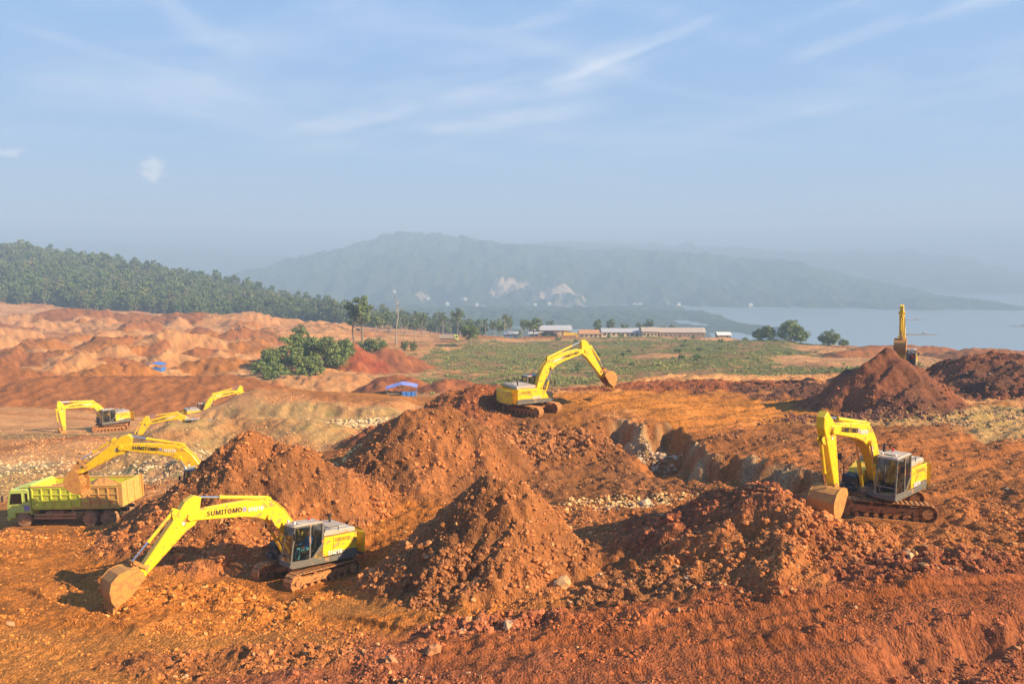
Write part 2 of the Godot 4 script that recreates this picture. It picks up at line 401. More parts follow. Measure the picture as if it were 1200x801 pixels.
func build_ground() -> void:
	var d := -30.0
	while d < 960.0:
		rows_z.append(-d)
		rows_w.append(60.0 if d < 4 else (8.0 + 0.8 * d if d > 16.0 else lerpf(60.0, 20.8, (d - 4.0) / 12.0)))
		if d < 14: d += 2.0
		elif d < 18.5: d += 0.5
		elif d < 130: d += maxf(0.1, d * 0.0036)
		else: d += d * 0.006
	NZ = rows_z.size()
	solve_lie()
	hgt.resize(NX * NZ)
	tint.resize(NX * NZ)
	rough_map.resize(NX * NZ)
	const STEP := 8
	var cx := NX / STEP + 2
	var cz := NZ / STEP + 2
	var coarse := PackedFloat32Array()
	coarse.resize(cx * cz)
	for r in cz:
		var rr := mini(r * STEP, NZ - 1)
		for c in cx:
			coarse[r * cx + c] = lie_at((2.0 * c * STEP / (NX - 1) - 1.0) * rows_w[rr], minf(rows_z[rr], -18.0))
	# far heaps scattered over the worked ground at the left
	var hr := RandomNumberGenerator.new()
	hr.seed = 77
	for i in 120:
		var z := hr.randf_range(-345, -150)
		var x := hr.randf_range(-0.86, -0.36) * -z
		if x > -62 or (z > -172.0 and absf(x / z - 0.482) < 0.06): continue
		heaps.append([x, z, lie_at(x, z) + hr.randf_range(1.2, 4.4), x + hr.randf_range(1, 10), z + hr.randf_range(-4, 4), lie_at(x, z) + hr.randf_range(0.8, 3.4), hr.randf_range(0.38, 0.68), 0.5, [RUST, PALE, PALE, PALE, OCHRE, OCHRE, RUST][hr.randi() % 7], 0.5])
	for r in NZ:
		var z := rows_z[r]
		var depth := -z
		var w := rows_w[r]
		var near := depth < 135.0
		var hs := []
		for h in heaps:
			var reach: float = (maxf(h[2], h[5]) + 6.0) / h[6]
			if z > minf(h[1], h[4]) - reach and z < maxf(h[1], h[4]) + reach: hs.append(h)
		var ps := []
		for p in patches:
			if absf(z - p[1]) < p[3] * 1.5: ps.append(p)
		var cs := []
		for c in cuts:
			if z > minf(c[0][1], c[2][1]) - 10 and z < maxf(c[0][1], c[2][1]) + 10: cs.append(c)
		var ts := []
		for p in prints:
			if z > minf(p[1], p[3]) - 2.0 and z < maxf(p[1], p[3]) + 2.0: ts.append(p)
		var fl := []
		for p in pads:
			if absf(z - p[1]) < 5.0: fl.append(p)
		var crow := r / STEP
		var fr := float(r % STEP) / STEP
		var fade := clampf(1.2 - depth / 500.0, 0.3, 1.0)
		for c in NX:
			var x := (2.0 * c / (NX - 1) - 1.0) * w
			var cc := c / STEP
			var fc := float(c % STEP) / STEP
			var k := crow * cx + cc
			var y := lerpf(lerpf(coarse[k], coarse[k + 1], fc), lerpf(coarse[k + cx], coarse[k + cx + 1], fc), fr)
			if z > -18.0:
				var t := clampf((-z - 0.5) / 17.5, 0.0, 1.0)
				y = lerpf(18.2, y, t) - 1.2 * sin(PI * t)
			var nb := n_big.get_noise_2d(x, z)
			var nm := n_mid.get_noise_2d(x, z)
			var nc := n_col.get_noise_2d(x, z)
			var nc2 := n_col.get_noise_2d(x * 0.23 + 300.0, z * 0.23)
			var col := PALE.lerp(RUST, clampf(0.25 + nc2 * 1.3, 0.0, 0.9))
			var rough := 0.6 if near else 0.35
			for p in ps:
				var ex: float = (x - p[0]) / p[2]
				var ez: float = (z - p[1]) / p[3]
				var e := sqrt(ex * ex + ez * ez) + nc * 0.45 + nm * 0.12
				if e < 1.12:
					var t2 := smoothstep(1.12, 0.78, e)
					col = col.lerp(p[4], t2)
					rough = lerpf(rough, p[5], t2)
			y += nb * (0.5 if near else 1.2) * (1.0 if depth > 24 else 0.3)
			for q in cs:
				# a broken bank
				var best := 1e9
				var side := 0.0
				var along := 0.0
				for s in 2:
					var ax: float = q[s][0]; var az: float = q[s][1]
					var bx: float = q[s + 1][0] - ax; var bz: float = q[s + 1][1] - az
					var t3 := clampf(((x - ax) * bx + (z - az) * bz) / (bx * bx + bz * bz), 0.0, 1.0)
					var dx := x - ax - bx * t3; var dz := z - az - bz * t3
					var dd := sqrt(dx * dx + dz * dz)
					if dd < best:
						best = dd
						side = signf(bx * dz - bz * dx)
						along = (s + t3) * 0.5
				var sd := best * side + nm * 0.9 + n_col.get_noise_2d(x * 2.0, z * 2.0) * 0.7
				var ends := smoothstep(0.0, 0.18, along) * smoothstep(1.0, 0.82, along)
				if q[3] > 0:
					y -= q[3] * smoothstep(0.0, q[5], sd) * smoothstep(q[4], q[4] * 0.45, sd) * ends
					if sd > -0.2 and sd < 2.2 and ends > 0.2:
						var bank: Color = ROCK.lerp(RUST, clampf(0.5 + nm * 1.8, 0, 1)) if q.size() < 7 else q[6]
						col = col.lerp(bank, smoothstep(2.2, 0.6, sd) * 0.75)
						rough = 0.7
				else:
					# a raised bench with runnels down its face
					var face := smoothstep(q[5] * 0.2, -q[5] * 1.8, sd + 0.9 * n_rut.get_noise_2d(x * 0.5, 40.0))
					y += -q[3] * 0.35 * face * smoothstep(0.0, 0.1, along) * smoothstep(1.0, 0.9, along)
			for h in hs:
				var ax2: float = h[0]; var az2: float = h[1]
				var bx2: float = h[3] - ax2; var bz2: float = h[4] - az2
				var t4 := clampf(((x - ax2) * bx2 + (z - az2) * bz2) / (bx2 * bx2 + bz2 * bz2), 0.0, 1.0)
				var dx2 := x - ax2 - bx2 * t4; var dz2 := z - az2 - bz2 * t4
				var top: float = lerpf(h[2], h[5], t4)
				var dist := sqrt(dx2 * dx2 + dz2 * dz2)
				if top - h[6] * dist < y - 1.5: continue
				var rr2: float = h[7]
				var hy: float = top - h[6] * (sqrt(dist * dist + rr2 * rr2) - rr2) * (1.0 + 0.16 * n_col.get_noise_2d(dx2 * 0.6 + h[0], dz2 * 0.6)) + nm * 0.3
				var t5 := smoothstep(-0.35, 0.35, hy - y + nc * 0.4)
				y = smax(y, hy, 0.5)
				if t5 > 0.0:
					col = col.lerp((h[8] as Color).lerp(RUST if h[8] != DARK else RED, clampf(0.25 + nc * 0.9, 0.0, 0.7)), t5)
					rough = lerpf(rough, h[9], t5)
			# levelled under the machines
			var calm := 1.0
			for p in fl:
				var ca := cos(p[4]); var sa := sin(p[4])
				var u: float = absf((x - p[0]) * ca + (z - p[1]) * sa) - p[2]
				var v: float = absf(-(x - p[0]) * sa + (z - p[1]) * ca) - p[3]
				var e2 := maxf(u, v)
				if e2 < 2.0:
					var t6 := smoothstep(1.6, 0.1, e2)
					var lx: float = (x - p[0]) * p[6] + (z - p[1]) * p[7]
					y = lerpf(y, p[5] + lx, t6)
					calm = minf(calm, 1.0 - 0.75 * t6)
			rough *= calm
			var print_depth := 0.0
			for p in ts:
				var px: float = p[2] - p[0]; var pz: float = p[3] - p[1]
				var pl := sqrt(px * px + pz * pz)
				var pa: float = ((x - p[0]) * px + (z - p[1]) * pz) / pl
				if pa < 0.0 or pa > pl: continue
				var pd: float = absf(((x - p[0]) * pz - (z - p[1]) * px) / pl + 0.35 * sin(pa * 0.4 + p[0]))
				var band := smoothstep(0.42, 0.28, absf(pd - 1.15)) * smoothstep(0.0, 1.0, pa) * smoothstep(pl, pl - 1.0, pa) * clampf(0.9 + nm * 1.2, 0.2, 1.0)
				if band > print_depth:
					print_depth = band
					y -= band * (0.13 + 0.03 * sin(pa * TAU / 0.46 + nm * 3.0))
			calm *= 1.0 - 0.8 * print_depth
			rough *= 1.0 - 0.85 * print_depth
			# clods, ridges and ruts
			if depth > 17.0:
				if near:
					var ce := 1.0 + n_cell.get_noise_2d(x, z)
					var ce2 := 1.0 + n_cell.get_noise_2d(x * 2.3 + 50.0, z * 2.3)
					y += rough * (nm * 0.34 + (0.5 - ce) * 0.26 + (0.5 - ce2) * 0.11 + n_fine.get_noise_2d(x, z) * 0.14)
					if x > 2.0 and z < -42.0 and z > -92.0:
						y += (0.42 * n_rut.get_noise_2d((x * 0.9 - z * 0.25) * 0.2, (z * 0.9 + x * 0.32) * 1.3) + 0.16 * n_rut.get_noise_2d((x * 0.9 - z * 0.25) * 0.5 + 80.0, (z * 0.9 + x * 0.32) * 3.4)) * calm
					elif z > -31.0:
						y += 0.09 * n_rut.get_noise_2d((x * 0.8 + z * 0.5) * 0.22, (z * 0.8 - x * 0.5) * 1.7) * calm
				else:
					y += rough * (nm * 0.5 + n_col.get_noise_2d(x * 0.5, z * 0.5) * 1.2) * fade
					if x < -10.0 - 0.12 * depth and depth < 380.0:
						# benches left by the diggers: level steps with steep banks
						var q := n_col.get_noise_2d(x * 0.11 + 900.0, z * 0.2) * 5.0
						var q0 := floorf(q)
						y += (q0 + smoothstep(0.72, 0.98, q - q0)) * 1.0 * clampf((-10.0 - 0.12 * depth - x) / 20.0, 0.0, 1.0)
						y -= 0.5 * absf(n_rut.get_noise_2d(x * 0.5, z * 0.12)) * smoothstep(0.6, 0.8, q - q0)
			var g := 1.0 + nc * 0.32 + nm * 0.18 + n_fine.get_noise_2d(x * 1.7, z * 1.7) * 0.22
			if col.g > col.r * 0.6:
				# the field: grass, bare earth between
				col = col.lerp(Color(0.42, 0.24, 0.11), smoothstep(-0.05, 0.3, nc2 * 0.9 + nc * 0.5))
				col = col.lerp(Color(0.2, 0.22, 0.07), clampf(nm, 0.0, 0.7))
			var i := r * NX + c
			hgt[i] = y
			rough_map[i] = rough
			tint[i] = Color(col.r * g, col.g * g, col.b * g)
	# the sheet
	var vs := PackedVector3Array(); vs.resize(NX * NZ)
	var ns := PackedVector3Array(); ns.resize(NX * NZ)
	for r in NZ:
		var w := rows_w[r]
		for c in NX:
			vs[r * NX + c] = Vector3((2.0 * c / (NX - 1) - 1.0) * w, hgt[r * NX + c], rows_z[r])
	for r in NZ:
		var r0 := maxi(r - 1, 0) * NX; var r1 := mini(r + 1, NZ - 1) * NX
		for c in NX:
			var a := vs[r * NX + mini(c + 1, NX - 1)] - vs[r * NX + maxi(c - 1, 0)]
			var b := vs[r1 + c] - vs[r0 + c]
			ns[r * NX + c] = a.cross(b).normalized()
	var ix := PackedInt32Array(); ix.resize((NX - 1) * (NZ - 1) * 6)
	var o := 0
	for r in NZ - 1:
		for c in NX - 1:
			var i := r * NX + c
			ix[o] = i; ix[o + 1] = i + NX; ix[o + 2] = i + 1
			ix[o + 3] = i + 1; ix[o + 4] = i + NX; ix[o + 5] = i + NX + 1
			o += 6
	var arr := []; arr.resize(Mesh.ARRAY_MAX)
	arr[Mesh.ARRAY_VERTEX] = vs; arr[Mesh.ARRAY_NORMAL] = ns; arr[Mesh.ARRAY_COLOR] = tint; arr[Mesh.ARRAY_INDEX] = ix
	var me := ArrayMesh.new()
	me.add_surface_from_arrays(Mesh.PRIMITIVE_TRIANGLES, arr)
	var g2 := put(me, "ground", M.soil, self)
	tag(g2, "orange and rust red laterite ground, churned and heaped across the mine", "ground", "", "structure")

# height, colour and roughness of the ground at a place
func find_row(z: float) -> int:
	var lo := 0; var hi := NZ - 2
	while lo < hi:
		var m := (lo + hi + 1) / 2
		if rows_z[m] >= z: lo = m
		else: hi = m - 1
	return lo

func ground_at(x: float, z: float) -> float:
	var r := find_row(z)
	var t := clampf((rows_z[r] - z) / (rows_z[r] - rows_z[r + 1]), 0.0, 1.0)
	var y0 := 0.0
	for k in 2:
		var f := clampf((x / rows_w[r + k] + 1.0) * 0.5 * (NX - 1), 0.0, NX - 1.001)
		var c := int(f)
		var y := lerpf(hgt[(r + k) * NX + c], hgt[(r + k) * NX + c + 1], f - c)
		y0 = y if k == 0 else lerpf(y0, y, t)
	return y0

func cell_at(x: float, z: float) -> int:
	var r := find_row(z)
	return r * NX + clampi(int((x / rows_w[r] + 1.0) * 0.5 * (NX - 1)), 0, NX - 1)

func on(x: float, z: float, dy := 0.0) -> Vector3:
	return Vector3(x, ground_at(x, z) + dy, z)
# ------------------------------------------------------------------ sky, sea, hills
func make_sky() -> Sky:
	const W := 2048
	const H := 1024
	var wisps := noise(FastNoiseLite.TYPE_SIMPLEX_SMOOTH, 0.9, 4, 31)
	var warp := noise(FastNoiseLite.TYPE_SIMPLEX_SMOOTH, 0.5, 2, 32)
	var px := PackedFloat32Array()
	px.resize(W * H * 3)
	var top := Color(0.05, 0.235, 0.61)
	var low := Color(0.45, 0.59, 0.75)
	var rim := Color(0.63, 0.69, 0.74)
	# long brushed clouds: azimuth and elevation of both ends in degrees, width, strength
	var strokes := [[0.5, 12.6, 13.8, 16.9, 1.4, 0.38], [-19, 9.0, 3, 12.6, 2.8, 0.26], [-34, 12.5, -16, 10.5, 2.0, 0.15], [6, 9.5, 34, 12.5, 2.4, 0.14], [19, 14.2, 40, 18.6, 1.2, 0.3], [-35, 15.6, -22, 13.0, 0.8, 0.22], [-30, 18.5, -20, 15.5, 1.0, 0.16], [-2, 16.8, 5, 18.6, 0.8, 0.14], [16, 16.0, 36, 20.0, 2.0, 0.12], [-27, 20.5, -23, 16.0, 1.0, 0.16], [50, 14, 75, 19, 2.0, 0.3], [-75, 19, -48, 14, 2.2, 0.3], [100, 22, 140, 16, 3.0, 0.3], [-150, 18, -110, 24, 3.0, 0.3], [165, 17, 190, 24, 3.0, 0.3]]
	for y in H:
		var el := (0.5 - (y + 0.5) / H) * PI
		var s := sin(el)
		var base := rim.lerp(low, smoothstep(0.0, 0.16, s)).lerp(top, pow(clampf((s - 0.06) / 0.94, 0.0, 1.0), 0.38) * 0.97)
		var eld := rad_to_deg(el)
		for x in W:
			var o := (y * W + x) * 3
			if s < -0.03:
				px[o] = 0.3; px[o + 1] = 0.34; px[o + 2] = 0.42
				continue
			var az := wrapf((x + 0.5) / W, -0.5, 0.5) * TAU
			var c := base
			var azd := rad_to_deg(az)
			var k := 1.0 / (s + 0.22)
			var qx := sin(az) * cos(el) * k
			var qz := cos(az) * cos(el) * k
			var wv := warp.get_noise_2d(qx, qz)
			var n := wisps.get_noise_2d(qx * 1.1 + wv * 0.8 + qz * 0.35, qz * 3.4 + wv * 0.5 - qx * 0.8)
			var a := clampf(n * 0.9 + 0.12 + wv * 0.35, 0.0, 1.0) * 0.17 * smoothstep(0.02, 0.2, s) * 1.5
			if eld > 4 and eld < 30:
				for t in strokes:
					var ad := azd
					if t[2] > 180 and ad < 0: ad += 360.0
					if ad < t[0] - 6 or ad > t[2] + 6: continue
					var bx: float = t[2] - t[0]
					var by: float = t[3] - t[1]
					var u := clampf(((ad - t[0]) * bx + (eld - t[1]) * by) / (bx * bx + by * by), 0.0, 1.0)
					var dx: float = ad - t[0] - bx * u
					var dy: float = eld - t[1] - by * u
					var across: float = ((ad - t[0]) * by - (eld - t[1]) * bx) / sqrt(bx * bx + by * by)
					var strand := wisps.get_noise_2d(u * bx * 0.12 + t[0], across * 0.75 + wv * 0.6)
					var wd: float = t[4] * (0.5 + 0.5 * u) * (1.0 + 0.5 * wv)
					var g := exp(-(dx * dx * 0.5 + dy * dy) / (wd * wd)) * smoothstep(0.0, 0.25, u + 0.05)
					a += g * t[5] * clampf(0.62 + strand * 1.5, 0.05, 1.5)
			# two small heaped clouds low over the land
			for t in [[-25.5, 6.9, 0.75, 0.75], [-25.6, 6.3, 0.6, 0.5], [-34.4, 7.3, 1.9, 0.28], [60.0, 8.0, 1.6, 0.6], [-80, 7.5, 1.4, 0.7]]:
				var ex: float = (azd - t[0]) / t[2]
				var ey: float = (eld - t[1]) / t[3]
				if absf(ex) < 2 and absf(ey) < 2:
					a += 0.7 * smoothstep(1.1, 0.5, sqrt(ex * ex + ey * ey) + wisps.get_noise_2d(azd * 2.2, eld * 2.2) * 0.9)
			c = c.lerp(Color(0.80, 0.80, 0.84), clampf(a, 0.0, 0.9))
			px[o] = c.r; px[o + 1] = c.g; px[o + 2] = c.b
	var img := Image.create_from_data(W, H, false, Image.FORMAT_RGBF, px.to_byte_array())
	var pm := PanoramaSkyMaterial.new()
	pm.panorama = ImageTexture.create_from_image(img)
	var sky := Sky.new()
	sky.sky_material = pm
	return sky

func build_sea() -> void:
	var st := SurfaceTool.new()
	st.begin(Mesh.PRIMITIVE_TRIANGLES)
	for q in [[-7000, -300, 7000, -8500]]:
		var a := Vector3(q[0], SEA_Y, q[1]); var b := Vector3(q[2], SEA_Y, q[1]); var c := Vector3(q[2], SEA_Y, q[3]); var d := Vector3(q[0], SEA_Y, q[3])
		st.set_normal(Vector3.UP)
		quad(st, a, b, c, d)
	var m := mat(srgb(0.24, 0.32, 0.38), 0.25)
	m.metallic_specular = 0.5
	m.normal_enabled = true
	var nt := NoiseTexture2D.new()
	nt.width = 512; nt.height = 512; nt.seamless = true; nt.as_normal_map = true; nt.bump_strength = 6.0
	nt.noise = noise(FastNoiseLite.TYPE_SIMPLEX_SMOOTH, 0.02, 4, 41)
	m.normal_texture = nt
	m.normal_scale = 0.25
	m.uv1_triplanar = true; m.uv1_world_triplanar = true
	m.uv1_scale = Vector3.ONE * 0.02
	var o := put(st.commit(), "sea", m, self)
	tag(o, "calm pale blue bay water reaching to the far hills", "sea", "", "structure")

# crest lines of the far hills: x, z, y
var crests := [
	[[-1700, -2600, -50], [-1246, -2720, -28], [-1066, -2730, -14], [-951, -2764, 22], [-769, -2920, 74], [-588, -3026, 132], [-380, -3028, 160], [-190, -3028, 152], [-34, -2974, 120], [201, -2923, 103], [394, -2872, 95], [729, -2769, 74], [917, -2666, 50], [1059, -2563, 20], [1158, -2459, -14], [1247, -2355, -44], [1315, -2283, -67], [1360, -2210, -78], [1372, -2200, -95]],
	[[-1500, -1700, -68], [-700, -1560, -64], [-200, -1500, -64], [150, -1540, -69], [330, -1650, -74], [430, -1750, -79], [440, -1760, -95]],
	[[-800, -4300, 90], [-298, -4335, 156], [298, -4335, 170], [794, -4335, 160], [1240, -4334, 145], [1686, -4331, 116], [2182, -4332, 131], [2381, -4330, 100], [2751, -4523, 28], [3160, -4700, -76], [3198, -4713, -95]],
	[[-5200, -5300, 190], [-3900, -5250, 200], [-3000, -5250, 205], [-2400, -5247, 195], [-2160, -5243, 175], [-1800, -5235, 118], [-1200, -5234, 100], [-600, -5230, 130], [500, -5300, 110], [1500, -5400, -70], [1600, -5400, -95]]]
var n_hill := noise(FastNoiseLite.TYPE_SIMPLEX_SMOOTH, 0.0022, 4, 51)
var n_tree := noise(FastNoiseLite.TYPE_SIMPLEX, 0.035, 3, 52)
var hill_widths := [[1000.0, 900.0], [760.0, 900.0], [1300.0, 900.0], [1800.0, 1200.0]]

func hill_at(x: float, z: float) -> float:
	var best := -95.0
	var nh := n_hill.get_noise_2d(x, z)
	for k in 4:
		var cr: Array = crests[k]
		if x < cr[0][0] or x > cr[-1][0]: continue
		var i := 0
		while i < cr.size() - 2 and cr[i + 1][0] < x: i += 1
		var t: float = (x - cr[i][0]) / (cr[i + 1][0] - cr[i][0])
		var ts := t * t * (3.0 - 2.0 * t)
		var cz: float = lerpf(cr[i][1], cr[i + 1][1], ts)
		var cy: float = lerpf(cr[i][2], cr[i + 1][2], ts)
		var u := z - cz
		var tall := clampf((cy - SEA_Y) / 250.0, 0.12, 1.0)
		var w: float = hill_widths[k][0 if u > 0 else 1] * (0.45 + 0.55 * tall)
		var f := absf(u) / w
		var prof := 1.0 - f * (0.75 + 0.25 * f)
		var ridge := (0.5 - absf(n_hill.get_noise_2d(x * 1.9 + 500.0, z * 0.9))) * 2.0 - 0.4
		if cy < SEA_Y + 1.0:
			continue
		var h := SEA_Y + (cy - SEA_Y) * prof + ((nh * 46.0 + ridge * 60.0) * smoothstep(0.02, 0.3, f) + nh * 8.0 + n_tree.get_noise_2d(x * 0.16, z * 0.16) * 14.0) * tall
		best = maxf(best, h)
	return maxf(best, -95.0)

func build_hills() -> void:
	var zs := PackedFloat32Array()
	var d := 1050.0
	while d < 6400.0:
		zs.append(-d)
		d *= 1.0062
	const C := 640
	var R := zs.size()
	var vs := PackedVector3Array(); vs.resize(R * C)
	var ns := PackedVector3Array(); ns.resize(R * C)
	var cs := PackedColorArray(); cs.resize(R * C)
	var spots := [[-25, -2190, 48, 52, 0.9], [20, -2175, 40, 20, 0.7], [133, -2105, 55, 50, 0.9], [165, -2080, 40, 40, 0.9], [95, -2090, 60, 14, 0.7], [-2380, -5080, 160, 60, 0.8], [370, -2010, 70, 18, 0.6], [180, -2010, 90, 12, 0.5], [-260, -2130, 26, 16, 0.6]]
	for r in R:
		for c in C:
			var x := (2.0 * c / (C - 1) - 1.0) * 0.84 * -zs[r]
			var z := zs[r]
			var y := hill_at(x, z)
			var nt := n_tree.get_noise_2d(x, z)
			var land := smoothstep(SEA_Y, SEA_Y + 12.0, y)
			y += land * (nt * 7.0)
			vs[r * C + c] = Vector3(x, y, z)
			var nh := n_hill.get_noise_2d(x * 3.0, z * 3.0)
			var col := Color(0.035, 0.055, 0.03).lerp(Color(0.055, 0.08, 0.035), clampf(0.4 + nt * 0.8 + nh * 0.6, 0.0, 1.0))
			for s in spots:
				var e: float = sqrt(pow((x - s[0]) / s[2], 2.0) + pow((z - s[1]) / s[3], 2.0)) + nt * 0.55
				if e < 1.0: col = col.lerp(Color(0.55, 0.42, 0.30), smoothstep(1.0, 0.75, e) * s[4])
			cs[r * C + c] = col
	for r in R:
		for c in C:
			var a := vs[r * C + mini(c + 1, C - 1)] - vs[r * C + maxi(c - 1, 0)]
			var b := vs[mini(r + 1, R - 1) * C + c] - vs[maxi(r - 1, 0) * C + c]
			ns[r * C + c] = a.cross(b).normalized()
	var ix := PackedInt32Array()
	for r in R - 1:
		for c in C - 1:
			var i := r * C + c
			if maxf(maxf(vs[i].y, vs[i + 1].y), maxf(vs[i + C].y, vs[i + C + 1].y)) < SEA_Y - 3.0: continue
			ix.append_array(PackedInt32Array([i, i + C, i + 1, i + 1, i + C, i + C + 1]))
	var arr := []; arr.resize(Mesh.ARRAY_MAX)
	arr[Mesh.ARRAY_VERTEX] = vs; arr[Mesh.ARRAY_NORMAL] = ns; arr[Mesh.ARRAY_COLOR] = cs; arr[Mesh.ARRAY_INDEX] = ix
	var me := ArrayMesh.new()
	me.add_surface_from_arrays(Mesh.PRIMITIVE_TRIANGLES, arr)
	var m := mat(Color.WHITE, 0.95)
	m.vertex_color_use_as_albedo = true
	m.metallic_specular = 0.1
	tag(put(me, "hills", m, self), "wooded hills beyond the bay fading into haze", "hills", "", "structure")

# ------------------------------------------------------------------ clods of soil
func clod_mesh(sd: int) -> ArrayMesh:
	var n := noise(FastNoiseLite.TYPE_SIMPLEX, 0.9, 2, sd)
	var t := (1.0 + sqrt(5.0)) / 2.0
	var v := [Vector3(-1, t, 0), Vector3(1, t, 0), Vector3(-1, -t, 0), Vector3(1, -t, 0), Vector3(0, -1, t), Vector3(0, 1, t), Vector3(0, -1, -t), Vector3(0, 1, -t), Vector3(t, 0, -1), Vector3(t, 0, 1), Vector3(-t, 0, -1), Vector3(-t, 0, 1)]
	var f := [0, 11, 5, 0, 5, 1, 0, 1, 7, 0, 7, 10, 0, 10, 11, 1, 5, 9, 5, 11, 4, 11, 10, 2, 10, 7, 6, 7, 1, 8, 3, 9, 4, 3, 4, 2, 3, 2, 6, 3, 6, 8, 3, 8, 9, 4, 9, 5, 2, 4, 11, 6, 2, 10, 8, 6, 7, 9, 8, 1]
	var st := begin()
	var q := func(p: Vector3) -> Vector3:
		var u := p.normalized()
		var r := 1.0 + 0.55 * n.get_noise_3dv(u * 1.3) + 0.25 * n.get_noise_3dv(u * 3.1 + Vector3(9, 0, 0))
		var w := u * r
		return Vector3(w.x, w.y * 0.78, w.z * 0.9)
	for i in range(0, f.size(), 3):
		var a: Vector3 = v[f[i]].normalized(); var b: Vector3 = v[f[i + 1]].normalized(); var c: Vector3 = v[f[i + 2]].normalized()
		var ab := (a + b).normalized(); var bc := (b + c).normalized(); var ca := (c + a).normalized()
		for tr in [[a, ab, ca], [ab, b, bc], [ca, bc, c], [ab, bc, ca]]:
			tri(st, q.call(tr[0]), q.call(tr[1]), q.call(tr[2]))
	return done(st)

func build_clods() -> void:
	var r := RandomNumberGenerator.new()
	r.seed = 5
	const KINDS := 5
	var lists := []
	for k in KINDS: lists.append([PackedFloat32Array(), 0])
	var drop := func(x: float, z: float, s: float, col: Color, sink: float) -> void:
		var b := Basis.from_euler(Vector3(r.randf() * TAU, r.randf() * TAU, r.randf() * TAU)).scaled(Vector3(s * r.randf_range(0.8, 1.3), s * r.randf_range(0.7, 1.1), s * r.randf_range(0.8, 1.3)))
		var y := ground_at(x, z) + s * sink
		var l: Array = lists[r.randi() % KINDS]
		l[0].append_array(PackedFloat32Array([b.x.x, b.y.x, b.z.x, x, b.x.y, b.y.y, b.z.y, y, b.x.z, b.y.z, b.z.z, z, col.r, col.g, col.b, 1.0]))
		l[1] += 1
	# loose clods all over the churned ground, thicker where it is rougher
	for i in 300000:
		var d := 19.0 + 78.0 * pow(r.randf(), 1.6)
		var x := r.randf_range(-1, 1) * (5.0 + 0.74 * d)
		var k := cell_at(x, -d)
		var ro := rough_map[k]
		if r.randf() > clampf(ro * 0.8 - 0.15, 0.03, 0.9) * smoothstep(-0.3 - maxf(0.0, ro - 0.8) * 2.0, 0.25, n_col.get_noise_2d(x * 1.5 + 70.0, -d * 1.5)): continue
		var s := 0.02 + 0.02 * d / 60.0 + 0.07 * pow(r.randf(), 7.0) * (0.4 + ro)
		if r.randf() < 0.003 * ro: s *= 1.8
		var c := tint[k]
		var g := r.randf_range(0.82, 1.2)
		var p := r.randf()
		if p < 0.008: c = c.lerp(Color(0.55, 0.42, 0.27), 0.6)
		elif p < 0.07: c = c.lerp(TAN, 0.5)
		drop.call(x, -d, s, Color(c.r * g, c.g * g, c.b * g), r.randf_range(-0.2, 0.35))
	# coarse clods that have rolled to the toes of the heaps
	for q in heaps.slice(0, 9):
		for i in 420:
			var a := r.randf() * TAU
			var t := r.randf()
			var bx: float = lerpf(q[0], q[3], t); var bz: float = lerpf(q[1], q[4], t)
			var top: float = lerpf(q[2], q[5], t)
			var foot: float = (top - lie_at(bx + cos(a) * 4.0, bz + sin(a) * 4.0)) / q[6]
			if foot < 1.5: continue
			foot *= r.randf_range(0.72, 1.12)
			var x := bx + cos(a) * foot; var z := bz + sin(a) * foot
			var c := tint[cell_at(x, z)]
			var g := r.randf_range(0.8, 1.2)
			drop.call(x, z, 0.045 + 0.14 * pow(r.randf(), 3.0), Color(c.r * g, c.g * g, c.b * g), r.randf_range(-0.1, 0.35))
	# stony spots: x, z, radius x, radius z, how many, size, colour
	for q in [[7.0, -39.6, 2.6, 0.9, 150, 0.09, Color(0.5, 0.33, 0.19)], [6.3, -40.5, 4.0, 1.8, 500, 0.09, TAN], [14.3, -26.9, 4.2, 0.9, 200, 0.075, Color(0.42, 0.2, 0.09)], [9.0, -27.4, 7.0, 1.0, 500, 0.08, Color(0.36, 0.15, 0.06)], [38.0, -55.0, 13.0, 4.0, 700, 0.1, Color(0.42, 0.26, 0.14)], [27.0, -57.0, 8.0, 1.8, 1600, 0.12, DARK], [10.2, -52.0, 2.2, 1.0, 130, 0.13, Color(0.46, 0.34, 0.24)], [2.0, -52.5, 6.0, 3.0, 1300, 0.2, BROWN], [-12.5, -50.5, 3.0, 1.6, 200, 0.1, TAN], [-45, -68, 11, 5, 500, 0.11, Color(0.6, 0.43, 0.25)], [-29, -65, 7, 5, 500, 0.12, Color(0.6, 0.44, 0.26)], [-20, -89, 7, 3, 500, 0.2, ROCK], [-2.5, -28.6, 2.0, 1.4, 420, 0.11, BROWN], [-0.5, -25.6, 2.6, 0.9, 420, 0.1, RED], [16, -51.0, 5.0, 2.0, 200, 0.1, BROWN]]:
		for i in q[4]:
			var a := r.randf() * TAU
			var e := sqrt(r.randf()) * r.randf_range(0.5, 1.1)
			var c: Color = q[6]
			var g := r.randf_range(0.7, 1.25)
			drop.call(q[0] + cos(a) * e * q[2], q[1] + sin(a) * e * q[3], q[5] * (0.35 + 1.1 * pow(r.randf(), 2.5)), Color(c.r * g, c.g * g, c.b * g), r.randf_range(-0.1, 0.4))
	for k in KINDS:
		var mm := MultiMesh.new()
		mm.transform_format = MultiMesh.TRANSFORM_3D
		mm.use_colors = true
		mm.mesh = clod_mesh(60 + k)
		mm.instance_count = lists[k][1]
		mm.buffer = lists[k][0]
		var o := MultiMeshInstance3D.new()
		o.name = numbered("soil_clods")
		o.multimesh = mm
		o.material_override = M.clod
		add_child(o, true)
		tag(o, "loose clods and stones of red soil littering the mine floor", "soil", "", "stuff")

